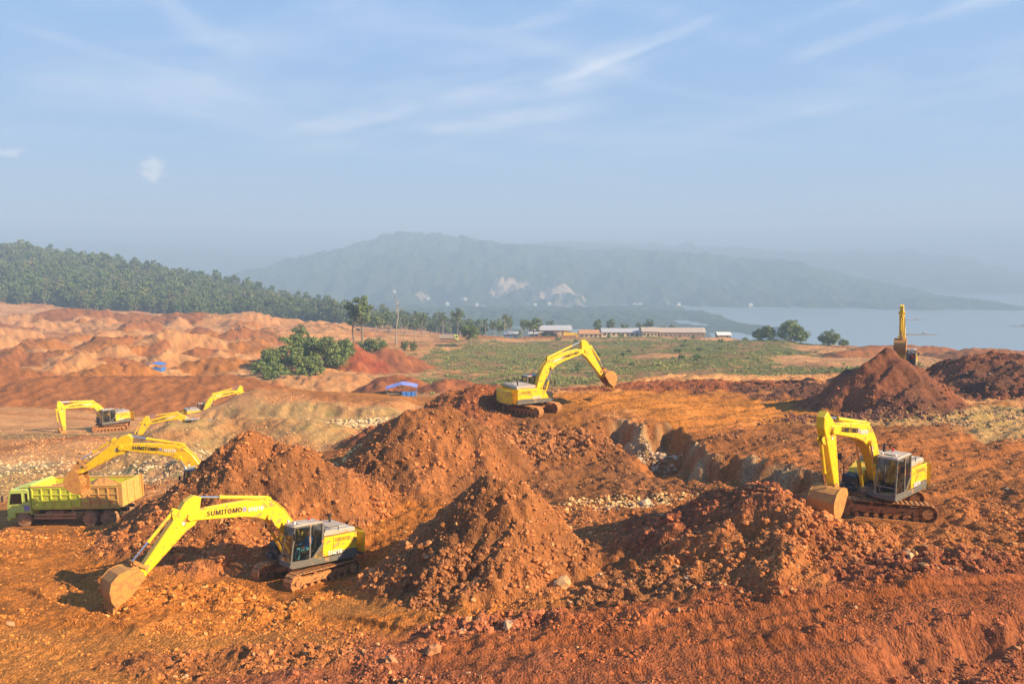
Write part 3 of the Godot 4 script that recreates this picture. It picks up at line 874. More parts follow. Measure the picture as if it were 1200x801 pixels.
func boulder(x: float, z: float, s: float, label: String, col: Color, sd: int) -> void:
	var m := painted(srgb(col.r, col.g, col.b), srgb(0.4, 0.2, 0.1), 0.4, sd, 0.9, 0.7, 0.15)
	var key := "boulder%d" % (sd % 3)
	if not cache.has(key): cache[key] = clod_mesh(90 + sd % 3)
	var o := put(cache[key], "boulder", m, self, Transform3D(Basis.from_euler(Vector3(0.3 * sd, sd, 0.2)).scaled(Vector3.ONE * s), on(x, z, s * 0.3)))
	tag(o, label, "boulder", "boulders lying on the mine floor")

# ------------------------------------------------------------------ excavators
func rot2(p: Vector2, a: float) -> Vector2: return p.rotated(a)

func xmesh(key: String, f: Callable) -> Mesh:
	if not cache.has(key):
		var st := begin()
		f.call(st)
		cache[key] = done(st)
	return cache[key]

const FLAT := Basis(Vector3(1, 0, 0), Vector3(0, 0, 1), Vector3(0, -1, 0))

func track(root: Node3D, side: float, xf: Transform3D) -> void:
	var t := Node3D.new()
	t.name = "track"
	root.add_child(t, true)
	t.transform = xf * Transform3D(Basis.IDENTITY, Vector3(0, 0, side * 1.2))
	put(xmesh("shoes", func(st):
		var n := 46
		var straight := 3.3
		var rad := 0.40
		var per := 2.0 * straight + TAU * rad
		for i in n:
			var s := per * i / n
			var p: Vector2; var a: float
			if s < straight:
				p = Vector2(-1.65 + s, rad - 0.03 * sin(PI * s / straight)); a = 0.0
			elif s < straight + PI * rad:
				a = -(s - straight) / rad; p = Vector2(1.65, 0) + Vector2(0, rad).rotated(a)
			elif s < 2 * straight + PI * rad:
				p = Vector2(1.65 - (s - straight - PI * rad), -rad); a = PI
			else:
				a = -PI - (s - 2 * straight - PI * rad) / rad; p = Vector2(-1.65, 0) + Vector2(0, rad).rotated(a)
			var b := Basis(Vector3.BACK, a)
			var x := Transform3D(b, Vector3(p.x, p.y + 0.46, 0))
			cbox(st, Vector3.ZERO, Vector3(0.188, 0.045, 0.6), 0.008, x)
			cbox(st, Vector3(0.06, 0.035, 0), Vector3(0.03, 0.035, 0.58), 0.006, x)), "track_shoes", M.track, t)
	put(xmesh("track_frame", func(st):
		cbox(st, Vector3(0, 0.46, 0), Vector3(2.7, 0.34, 0.3), 0.03)
		for i in 7: tube(st, Vector3(-1.2 + 0.4 * i, 0.2, -0.2), Vector3(-1.2 + 0.4 * i, 0.2, 0.2), 0.11, 0.11, 12)
		for x: float in [-0.6, 0.6]: tube(st, Vector3(x, 0.74, -0.15), Vector3(x, 0.74, 0.15), 0.08, 0.08, 10)), "track_frame", M.track, t)
	put(xmesh("idler", func(st):
		tube(st, Vector3(1.65, 0.46, -0.17), Vector3(1.65, 0.46, 0.17), 0.36, 0.36, 20)
		tube(st, Vector3(1.65, 0.46, -0.24), Vector3(1.65, 0.46, 0.24), 0.13, 0.13, 12)), "idler", M.track, t)
	put(xmesh("sprocket", func(st):
		tube(st, Vector3(-1.65, 0.46, -0.1), Vector3(-1.65, 0.46, 0.1), 0.36, 0.36, 20)
		tube(st, Vector3(-1.65, 0.46, -0.29), Vector3(-1.65, 0.46, 0.29), 0.22, 0.22, 14)
		for i in 14:
			var a := TAU * i / 14
			cbox(st, Vector3(0, 0.36, 0), Vector3(0.07, 0.07, 0.12), 0.01, Transform3D(Basis(Vector3.BACK, a), Vector3(-1.65, 0.46, 0)))), "sprocket", M.track, t)

func boom_side() -> PackedVector2Array:
	var c := [[-0.12, -0.06, 0.34], [0.15, 0.10, 0.42], [1.0, 0.66, 0.66], [1.7, 0.99, 0.80], [2.2, 1.12, 0.86], [2.7, 1.10, 0.82], [3.4, 0.92, 0.70], [4.6, 0.47, 0.54], [5.55, 0.08, 0.38], [5.82, -0.03, 0.26]]
	var up := []
	var dn := []
	for i in c.size():
		var a := Vector2(c[maxi(i - 1, 0)][0], c[maxi(i - 1, 0)][1])
		var b := Vector2(c[mini(i + 1, c.size() - 1)][0], c[mini(i + 1, c.size() - 1)][1])
		var n := (b - a).normalized().rotated(PI / 2)
		var p := Vector2(c[i][0], c[i][1])
		up.append(p + n * c[i][2] * 0.5)
		dn.append(p - n * c[i][2] * 0.5)
	dn.reverse()
	return PackedVector2Array(up + dn)

func cylinder(root: Node3D, called: String, a: Vector3, b: Vector3, r: float, share: float, mat_barrel: Material) -> void:
	var st := begin()
	var m := a.lerp(b, share)
	tube(st, a, m, r, r, 12)
	tube(st, m - (b - a).normalized() * 0.07, m, r * 1.2, r * 1.2, 12)
	var o := put(done(st), called, mat_barrel, root)
	var s2 := begin()
	tube(s2, m, b, r * 0.6, r * 0.6, 10)
	put(done(s2), "rod", M.chrome, o)

func lettering(text: String, size: float, mt: Material, parent: Node, xf: Transform3D, bold := false) -> void:
	var key := "text_" + text + str(bold)
	if not cache.has(key):
		var tm := TextMesh.new()
		var f := SystemFont.new()
		f.font_names = PackedStringArray(["Droid Sans"])
		if bold: f.font_weight = 700
		tm.font = f
		tm.text = text
		tm.font_size = 32
		tm.pixel_size = 0.01
		tm.depth = 0.02
		cache[key] = tm
	put(cache[key], "lettering", mt, parent, xf * Transform3D(Basis.IDENTITY.scaled(Vector3(size, size, 1.0)), Vector3.ZERO))

func machine_basis(e: Dictionary) -> Basis:
	var ps := deg_to_rad(e.yaw); var tp := deg_to_rad(e.get("pitch", 0.0)); var tr := deg_to_rad(e.get("roll", 0.0))
	var f := Vector3(cos(ps), 0, sin(ps)); var u := Vector3.UP; var r := Vector3(-sin(ps), 0, cos(ps))
	var f2 := f * cos(tp) + u * sin(tp)
	var u2 := -f * sin(tp) + u * cos(tp)
	return Basis(f2, u2 * cos(tr) + r * sin(tr), r * cos(tr) - u2 * sin(tr))

func excavator(e: Dictionary) -> void:
	var root := thing("excavator", e.label, "excavator", e.at, 0.0, "yellow excavators working in the mine")
	root.basis = machine_basis(e)
	var und := Transform3D(Basis(Vector3.UP, deg_to_rad(e.get("track", 0.0))), Vector3.ZERO)
	track(root, -1.0, und)
	track(root, 1.0, und)
	put(xmesh("chassis", func(st):
		cbox(st, Vector3(0, 0.62, 0), Vector3(1.5, 0.36, 1.5), 0.05)
		for sx in [-1, 1]:
			for sz in [-1, 1]: bar(st, Vector3(0.4 * sx, 0.6, 0.4 * sz), Vector3(0.95 * sx, 0.5, 1.05 * sz), 0.34, 0.26, 0.03)), "chassis", M.track, root, und)
	put(xmesh("turntable", func(st): tube(st, Vector3(0, 0.8, 0), Vector3(0, 1.03, 0), 0.62, 0.62, 24)), "turntable", M.black, root)
	# the revolving deck and its skirt
	put(xmesh("deck", func(st):
		prism(st, pv([-2.0, 1.02, 1.5, 1.02, 1.66, 1.1, 1.66, 1.2, -2.0, 1.32]), -1.28, -0.26, 0.025)
		prism(st, pv([-2.0, 1.02, 1.25, 1.02, 1.25, 1.3, -2.0, 1.32]), -0.258, 1.27, 0.025)), "deck", M.frame, root)
	var body := put(xmesh("body", func(st):
		prism(st, pv([-1.96, 1.325, 0.48, 1.325, -0.09, 1.9, -0.12, 2.2, -1.96, 2.24]), -1.27, -1.18, 0.02)
		cbox(st, Vector3(-1.05, 1.75, 0), Vector3(1.8, 0.86, 2.34), 0.05)
		prism(st, pv([-1.96, 1.325, 1.02, 1.325, 0.62, 1.98, -0.1, 2.2, -1.96, 2.24]), 0.52, 1.265, 0.04)), "body_panels", M.yellow, root)
	for i in 5:
		put(xmesh("slat0", func(st): cbox(st, Vector3(-1.15, 1.96, -1.277), Vector3(0.9, 0.014, 0.012), 0.003)), "grille_slat", M.black, body, Transform3D(Basis.IDENTITY, Vector3(0, 0.035 * i, 0)))
		put(xmesh("slat1", func(st): cbox(st, Vector3(-1.15, 1.86, 1.27), Vector3(0.9, 0.02, 0.012), 0.003)), "grille_slat", M.black, body, Transform3D(Basis.IDENTITY, Vector3(0, 0.05 * i, 0)))
	put(xmesh("stripe0", func(st): prism(st, pv([-1.95, 1.34, -0.5, 1.34, -0.8, 1.46, -1.7, 1.5, -1.95, 1.46]), -1.285, -1.272, 0.004)), "stripe", M.frame, body)
	put(xmesh("stripe1", func(st): prism(st, pv([-1.95, 1.34, -0.4, 1.34, -0.7, 1.43, -1.7, 1.46, -1.95, 1.42]), 1.267, 1.282, 0.004)), "stripe", M.frame, body)
	put(xmesh("door_seam", func(st): cbox(st, Vector3(-0.62, 1.78, -1.274), Vector3(0.016, 0.84, 0.012), 0.003)), "door_seam", M.black, body)
	lettering("SH210", 0.85, M.letter_white, body, Transform3D(Basis(Vector3.UP, PI), Vector3(-0.72, 1.46, -1.295)), true)
	lettering("SH210", 0.85, M.letter_white, body, Transform3D(Basis.IDENTITY, Vector3(-0.2, 1.5, 1.29)), true)
	put(xmesh("hood", func(st):
		prism(st, pv([-1.1, -1.95, 1.12, -1.95, 1.12, -0.2, -1.1, -0.2]), -2.47, -2.2, 0.06, Transform3D(Basis(Vector3(0, 0, 1), Vector3(1, 0, 0), Vector3(0, -1, 0)), Vector3.ZERO))
		cbox(st, Vector3(-1.2, 2.49, -0.3), Vector3(0.9, 0.06, 0.9), 0.02)), "engine_hood", M.roof_grey, root)
	put(xmesh("exhaust", func(st):
		tube(st, Vector3(-1.55, 2.4, 0.55), Vector3(-1.55, 2.8, 0.55), 0.06, 0.06, 10)
		tube(st, Vector3(-1.55, 2.76, 0.55), Vector3(-1.63, 2.88, 0.55), 0.06, 0.055, 10)), "exhaust_pipe", M.black, root)
	var cw := put(xmesh("counterweight", func(st):
		var p := PackedVector2Array([Vector2(-1.97, 1.27), Vector2(-1.97, -1.27)])
		for i in 13:
			var a := PI + deg_to_rad(lerpf(-27.5, 27.5, i / 12.0))
			p.append(Vector2(cos(a) * 2.76, sin(a) * 2.76))
		p.reverse()
		prism(st, p, -2.2, -1.08, 0.09, Transform3D(FLAT, Vector3.ZERO))), "counterweight", M.yellow, root)
	put(xmesh("cw_grey", func(st):
		var p := PackedVector2Array([Vector2(-1.98, 1.24), Vector2(-1.98, -1.24)])
		for i in 13:
			var a := PI + deg_to_rad(lerpf(-26.5, 26.5, i / 12.0))
			p.append(Vector2(cos(a) * 2.7, sin(a) * 2.7))
		p.reverse()
		prism(st, p, -1.1, -1.0, 0.02, Transform3D(FLAT, Vector3.ZERO))), "base_plate", M.frame, cw)
	put(xmesh("tank", func(st):
		cbox(st, Vector3(0.95, 1.55, 0.9), Vector3(0.9, 0.48, 0.68), 0.05)
		cbox(st, Vector3(1.3, 1.2, 0.9), Vector3(0.5, 0.24, 0.66), 0.04)), "toolbox", M.black, root)
	for w: Array in [[Vector3(1.3, 1.3, 1.2), Vector3(1.3, 2.25, 1.2), Vector3(0.5, 2.5, 1.2), Vector3(0.5, 2.0, 1.2)], [Vector3(-0.25, 2.3, -1.08), Vector3(-0.25, 2.62, -1.08), Vector3(-1.0, 2.62, -1.08), Vector3(-1.0, 2.4, -1.08)]]:
		put(xmesh("rail%s" % w[0], func(st):
			for i in 3: tube(st, w[i], w[i + 1], 0.02, 0.02, 6)), "handrail", M.black, root)
	for w: Array in [[Vector3(1.3, 2.2, 1.2), Vector3(1.5, 2.5, 1.32)], [Vector3(1.5, 2.3, -1.24), Vector3(1.6, 2.45, -1.5)]]:
		put(xmesh("mirror%s" % w[0], func(st):
			tube(st, w[0], w[1], 0.015, 0.015, 6)
			cbox(st, w[1] + Vector3(0, 0.1, 0), Vector3(0.04, 0.3, 0.18), 0.015)), "mirror", M.black, root)
	# the cab
	var cab := put(xmesh("cab_frame", func(st):
		for z: float in [-1.28, -0.3]:
			var i := 1.0 if z < -1 else -1.0
			bar(st, Vector3(1.60, 1.15, z + 0.04 * i), Vector3(1.40, 2.88, z + 0.09 * i), 0.07, 0.08, 0.015)
			bar(st, Vector3(1.42, 2.88, z + 0.09 * i), Vector3(-0.06, 2.9, z + 0.09 * i), 0.08, 0.08, 0.015)
			bar(st, Vector3(-0.05, 2.9, z + 0.09 * i), Vector3(-0.05, 1.2, z + 0.05 * i), 0.09, 0.1, 0.015)
			bar(st, Vector3(0.62, 2.87, z + 0.08 * i), Vector3(0.62, 1.3, z + 0.04 * i), 0.07, 0.09, 0.012)
			prism(st, pv([1.64, 1.2, 1.6, 1.36, 0.66, 1.34, 0.5, 1.38, -0.02, 1.98, -0.08, 1.94, -0.08, 1.2]), z + 0.01 if z < -1 else z - 0.07, z + 0.07 if z < -1 else z - 0.01, 0.01)
		for y: float in [1.24, 2.88]:
			bar(st, Vector3(1.6 if y < 2 else 1.4, y, -1.2), Vector3(1.6 if y < 2 else 1.4, y, -0.38), 0.07, 0.1, 0.012)
			bar(st, Vector3(-0.04, y, -1.2), Vector3(-0.04, y, -0.38), 0.07, 0.1, 0.012)
		bar(st, Vector3(1.55, 1.62, -1.24), Vector3(1.55, 1.62, -0.34), 0.05, 0.06, 0.01)
		cbox(st, Vector3(0.78, 1.18, -0.79), Vector3(1.6, 0.07, 0.92), 0.01)
		cbox(st, Vector3(-0.03, 1.75, -0.79), Vector3(0.05, 1.0, 0.9), 0.01)), "cab", M.frame, root)
	put(xmesh("cab_roof", func(st):
		prism(st, pv([1.5, 2.9, 1.44, 2.97, 1.0, 3.02, -0.02, 3.0, -0.1, 2.93]), -1.24, -0.34, 0.03)
		cbox(st, Vector3(0.95, 3.03, -0.79), Vector3(0.5, 0.03, 0.5), 0.01)), "cab_roof", M.roof_grey, cab)
	put(xmesh("windshield", func(st):
		quad(st, Vector3(1.555, 1.64, -1.22), Vector3(1.555, 1.64, -0.36), Vector3(1.42, 2.84, -0.40), Vector3(1.42, 2.84, -1.18))), "windshield", M.glass, cab)
	put(xmesh("lower_pane", func(st): quad(st, Vector3(1.6, 1.28, -1.22), Vector3(1.6, 1.28, -0.36), Vector3(1.57, 1.6, -0.36), Vector3(1.57, 1.6, -1.22))), "lower_pane", M.glass, cab)
	for z: float in [-1.235, -0.335]:
		put(xmesh("door_pane%.2f" % z, func(st): quad(st, Vector3(1.55, 1.36, z), Vector3(0.66, 1.34, z), Vector3(0.66, 2.84, z), Vector3(1.4, 2.84, z))), "door_pane", M.glass, cab)
		put(xmesh("side_pane%.2f" % z, func(st): quad(st, Vector3(0.58, 1.32, z), Vector3(0.0, 1.94, z), Vector3(0.0, 2.85, z), Vector3(0.58, 2.84, z))), "side_pane", M.glass, cab)
	put(xmesh("rear_pane", func(st): quad(st, Vector3(-0.04, 2.26, -1.18), Vector3(-0.04, 2.26, -0.4), Vector3(-0.04, 2.83, -0.4), Vector3(-0.04, 2.83, -1.18))), "rear_pane", M.glass, cab)
	put(xmesh("seat", func(st):
		cbox(st, Vector3(0.48, 1.62, -0.79), Vector3(0.5, 0.14, 0.48), 0.05)
		cbox(st, Vector3(0.48, 1.38, -0.79), Vector3(0.36, 0.36, 0.36), 0.03)
		cbox(st, Vector3(0.2, 1.98, -0.79), Vector3(0.13, 0.66, 0.46), 0.05, Transform3D.IDENTITY)), "seat", M.dark, cab)
	for z: float in [-1.1, -0.48]:
		put(xmesh("lever%.2f" % z, func(st):
			cbox(st, Vector3(0.72, 1.66, z), Vector3(0.5, 0.12, 0.13), 0.03)
			tube(st, Vector3(0.9, 1.7, z), Vector3(0.93, 1.93, z), 0.016, 0.02, 8)), "control_lever", M.dark, cab)
	put(xmesh("monitor", func(st): cbox(st, Vector3(1.35, 1.5, -0.42), Vector3(0.12, 0.5, 0.1), 0.02)), "console", M.dark, cab)
	put(xmesh("beacon", func(st): tube(st, Vector3(0.3, 3.0, -0.55), Vector3(0.3, 3.16, -0.55), 0.055, 0.045, 10)), "beacon", M.red, cab)
	for z: float in [-1.05, -0.5]:
		put(xmesh("work_lamp", func(st): cbox(st, Vector3(1.36, 3.08, 0), Vector3(0.08, 0.12, 0.14), 0.02)), "work_lamp", M.white, cab, Transform3D(Basis.IDENTITY, Vector3(0, 0, z)))
	# the arm
	var zc := 0.12
	var foot := Vector2(0.45, 1.75)
	var be := deg_to_rad(e.boom); var si := deg_to_rad(e.stick); var ka := deg_to_rad(e.bucket)
	var tip := foot + Vector2(5.7, 0).rotated(be)
	var pin := tip + Vector2(2.94, 0).rotated(si)
	var v3 := func(p: Vector2, z: float) -> Vector3: return Vector3(p.x, p.y, zc + z)
	var bt := Transform3D(Basis(Vector3.BACK, be), Vector3(foot.x, foot.y, zc))
	var boom := put(xmesh("boom", func(st):
		prism(st, boom_side(), -0.24, 0.24, 0.03)
		for s: float in [-1.0, 1.0]:
			tube(st, Vector3(2.15, 0.86, 0.2 * s), Vector3(2.15, 0.86, 0.4 * s), 0.13, 0.12, 12)
			tube(st, Vector3(5.7, 0, 0.2 * s), Vector3(5.7, 0, 0.31 * s), 0.16, 0.14, 12)
			prism(st, pv([1.9, 1.3, 2.35, 1.75, 2.55, 1.7, 2.6, 1.4]), 0.1 * s - 0.03, 0.1 * s + 0.03, 0.01)), "boom", M.yellow, root, bt)
	put(xmesh("boom_hose", func(st):
		for z: float in [-0.14, 0.0]:
			var pts := [Vector3(0.6, 0.85, z), Vector3(1.5, 1.42, z), Vector3(2.2, 1.62, z), Vector3(3.0, 1.48, z), Vector3(4.4, 0.86, z), Vector3(5.2, 0.5, z)]
			for i in pts.size() - 1: tube(st, pts[i], pts[i + 1], 0.022, 0.022, 6)), "hose", M.yellow_dusty, boom)
	var an := -0.357
	for s: float in [-1.0, 1.0]:
		var bx := Vector3(cos(an), sin(an), 0) * s
		var by := Vector3(-sin(an), cos(an), 0)
		var bz := Vector3(0, 0, s)
		lettering("SUMITOMO", 0.92, M.letter, boom, Transform3D(Basis(bx, by, bz), Vector3(4.3, 0.59, 0.252 * s)), true)
		lettering("SH210", 0.8, M.letter_white, boom, Transform3D(Basis(bx, by, bz), Vector3(2.92, 1.06, 0.252 * s)), true)
		var st3 := xmesh("boom_badge", func(st): cbox(st, Vector3.ZERO, Vector3(0.16, 0.2, 0.012), 0.003))
		put(st3, "badge", M.violet, boom, Transform3D(Basis(bx, by, bz), Vector3(3.45, 0.9, 0.243 * s)))
	var stick := put(xmesh("stick", func(st):
		prism(st, pv([-0.92, 0.18, -0.78, 0.5, -0.35, 0.62, 0.3, 0.5, 2.9, 0.17, 3.04, 0.05, 3.04, -0.1, 2.9, -0.17, 0.55, -0.3, 0.1, -0.42, -0.2, -0.34]), -0.18, 0.18, 0.025)
		for s: float in [-1.0, 1.0]:
			tube(st, Vector3(2.94, 0, 0.15 * s), Vector3(2.94, 0, 0.27 * s), 0.12, 0.12, 12)
			tube(st, Vector3(0, 0, 0.16 * s), Vector3(0, 0, 0.2 * s), 0.22, 0.22, 14)
			prism(st, pv([0.0, 0.5, 0.1, 0.78, 0.3, 0.74, 0.5, 0.45]), 0.1 * s - 0.025, 0.1 * s + 0.025, 0.006)), "stick", M.yellow, root, Transform3D(Basis(Vector3.BACK, si), Vector3(tip.x, tip.y, zc)))
	put(xmesh("stick_lamp", func(st): tube(st, Vector3(0.35, 0.05, -0.19), Vector3(0.35, 0.05, -0.2), 0.06, 0.06, 12)), "pin_cap", M.white, stick)
	var on_boom := func(p: Vector2) -> Vector2: return foot + p.rotated(be)
	var on_stick := func(p: Vector2) -> Vector2: return tip + p.rotated(si)
	for s: float in [-1.0, 1.0]:
		cylinder(root, "boom_cylinder", Vector3(1.0, 1.28, zc + 0.33 * s), v3.call(on_boom.call(Vector2(2.15, 0.86)), 0.33 * s), 0.085, 0.55, M.yellow)
	cylinder(root, "stick_cylinder", v3.call(on_boom.call(Vector2(2.4, 1.68)), 0), v3.call(on_stick.call(Vector2(-0.75, 0.38)), 0), 0.085, 0.68, M.yellow)
	var link := Vector2(2.62, 0.62)
	cylinder(root, "bucket_cylinder", v3.call(on_stick.call(Vector2(0.22, 0.68)), 0), v3.call(on_stick.call(link), 0), 0.075, 0.62, M.yellow)
	# the bucket and its linkage
	var kb := Transform3D(Basis(Vector3.BACK, ka), Vector3(pin.x, pin.y, zc))
	var ear := pin + Vector2(-0.16, 0.42).rotated(ka)
	var ls := begin()
	for s: float in [-1.0, 1.0]:
		bar(ls, v3.call(on_stick.call(Vector2(2.5, 0.06)), 0.24 * s), v3.call(on_stick.call(link), 0.24 * s), 0.06, 0.13, 0.01)
		bar(ls, v3.call(on_stick.call(link), 0.16 * s), v3.call(ear, 0.16 * s), 0.07, 0.14, 0.01)
	tube(ls, v3.call(on_stick.call(link), -0.28), v3.call(on_stick.call(link), 0.28), 0.05, 0.05, 8)
	put(done(ls), "bucket_linkage", M.dirty, root)
	var bucket := put(xmesh("bucket", func(st):
		var outer := pv([-0.1, 0.0, -0.2, 0.22, -0.12, 0.5, 0.1, 0.76, 0.42, 0.92, 0.78, 0.9, 1.08, 0.66, 1.28, 0.34, 1.4, 0.0])
		var inner := pv([1.34, 0.0, 1.22, 0.31, 1.04, 0.61, 0.76, 0.84, 0.43, 0.86, 0.14, 0.71, -0.06, 0.47, -0.13, 0.22, -0.03, 0.0])
		var shell := PackedVector2Array(outer)
		shell.append_array(inner)
		prism(st, shell, -0.56, 0.56, 0.0)
		for s: float in [-1.0, 1.0]:
			prism(st, pv([-0.1, -0.02, -0.22, 0.22, -0.14, 0.51, 0.09, 0.78, 0.41, 0.945, 0.79, 0.925, 1.1, 0.68, 1.3, 0.35, 1.36, 0.02, 0.7, -0.1]), 0.56 * s - 0.022, 0.56 * s + 0.022, 0.006)
		for s: float in [-0.16, 0.16]:
			prism(st, pv([-0.16, -0.12, 0.12, -0.12, 0.2, 0.5, -0.06, 0.62, -0.26, 0.46]), s * 1.45 - 0.03, s * 1.45 + 0.03, 0.008)), "bucket", M.dirty, root, kb)
	for i in 5:
		put(xmesh("tooth", func(st): prism(st, pv([1.28, 0.09, 1.36, -0.05, 1.62, -0.1, 1.6, -0.06, 1.42, 0.1]), -0.055, 0.055, 0.012)), "tooth", M.dirty, bucket, Transform3D(Basis.IDENTITY, Vector3(0, 0, -0.46 + 0.23 * i)))
	if e.get("full", false):
		put(xmesh("bucket_soil", func(st):
			var n := noise(FastNoiseLite.TYPE_SIMPLEX, 2.0, 3, 8)
			const G := 12
			var g := func(i: int, j: int) -> Vector3:
				var x := lerpf(0.05, 1.25, i / float(G)); var z := lerpf(-0.5, 0.5, j / float(G))
				return Vector3(x, 0.35 - 0.45 * sin(PI * i / G) * sin(PI * j / G) + n.get_noise_2d(x * 2, z * 2) * 0.16, z)
			for i in G:
				for j in G: quad(st, g.call(i, j), g.call(i + 1, j), g.call(i + 1, j + 1), g.call(i, j + 1))), "soil_load", M.dirty, bucket)
	if e.has("shirt"):
		var p := put(person_mesh(e.shirt, e.trousers), "person", M.clod, self, root.transform * Transform3D(Basis.IDENTITY, Vector3(0.48, 1.2, -0.79)))
		tag(p, e.person, "person")

# ------------------------------------------------------------------ a seated person as one skin: tapered limbs joined with a smooth minimum, meshed as surface nets
func limb_field(p: Vector3, bones: Array) -> Vector2:
	var d := 9.0
	var who := 0
	var least := 9.0
	for i in bones.size():
		var b: Array = bones[i]
		var ab: Vector3 = b[1] - b[0]
		var t := clampf((p - b[0]).dot(ab) / ab.length_squared(), 0.0, 1.0)
		var e: float = p.distance_to(b[0] + ab * t) - lerpf(b[2], b[3], t)
		if e < least:
			least = e; who = i
		var k: float = b[5] if b.size() > 5 else 0.035
		var h := maxf(k - absf(d - e), 0.0) / k
		d = minf(d, e) - h * h * k * 0.25
	return Vector2(d, who)

func nets(st: SurfaceTool, bones: Array, lo: Vector3, hi: Vector3, cell: float) -> void:
	var n := Vector3i(((hi - lo) / cell).ceil()) + Vector3i.ONE
	var val := PackedFloat32Array(); val.resize(n.x * n.y * n.z)
	var sx := 1; var sy := n.x; var sz := n.x * n.y
	for z in n.z:
		for y in n.y:
			for x in n.x:
				val[x + y * sy + z * sz] = limb_field(lo + Vector3(x, y, z) * cell, bones).x
	var at := {}
	for z in n.z - 1:
		for y in n.y - 1:
			for x in n.x - 1:
				var o := x + y * sy + z * sz
				var s := Vector3.ZERO
				var c := 0
				for ed in [[0, sx, 0, 0, 0, 0], [sy, sx, 0, 1, 0, 0], [sz, sx, 0, 0, 1, 0], [sy + sz, sx, 0, 1, 1, 0], [0, sy, 0, 0, 0, 1], [sx, sy, 1, 0, 0, 1], [sz, sy, 0, 0, 1, 1], [sx + sz, sy, 1, 0, 1, 1], [0, sz, 0, 0, 0, 2], [sx, sz, 1, 0, 0, 2], [sy, sz, 0, 1, 0, 2], [sx + sy, sz, 1, 1, 0, 2]]:
					var a := val[o + ed[0]]; var b := val[o + ed[0] + ed[1]]
					if (a < 0.0) != (b < 0.0):
						var q := Vector3(ed[2], ed[3], ed[4])
						q[ed[5]] += a / (a - b)
						s += q
						c += 1
				if c > 0: at[o] = lo + (Vector3(x, y, z) + s / c) * cell
	var skin_of := {}
	for o in at:
		var p: Vector3 = at[o]
		var f := limb_field(p, bones)
		var e := cell * 0.5
		skin_of[o] = [bones[int(f.y)][4], Vector3(limb_field(p + Vector3(e, 0, 0), bones).x - f.x, limb_field(p + Vector3(0, e, 0), bones).x - f.x, limb_field(p + Vector3(0, 0, e), bones).x - f.x).normalized()]
	var vert := func(o: int) -> void:
		st.set_color(skin_of[o][0])
		st.set_normal(skin_of[o][1])
		st.add_vertex(at[o])
	for z in range(1, n.z - 1):
		for y in range(1, n.y - 1):
			for x in range(1, n.x - 1):
				var o := x + y * sy + z * sz
				for ax in [[sx, sy, sz], [sy, sz, sx], [sz, sx, sy]]:
					var a := val[o]; var b := val[o + ax[0]]
					if (a < 0.0) == (b < 0.0): continue
					var q := [o, o - ax[1], o - ax[1] - ax[2], o - ax[2]]
					if not (at.has(q[0]) and at.has(q[1]) and at.has(q[2]) and at.has(q[3])): continue
					if a < 0.0: q.reverse()
					for k in [0, 1, 2, 0, 2, 3]: vert.call(q[k])

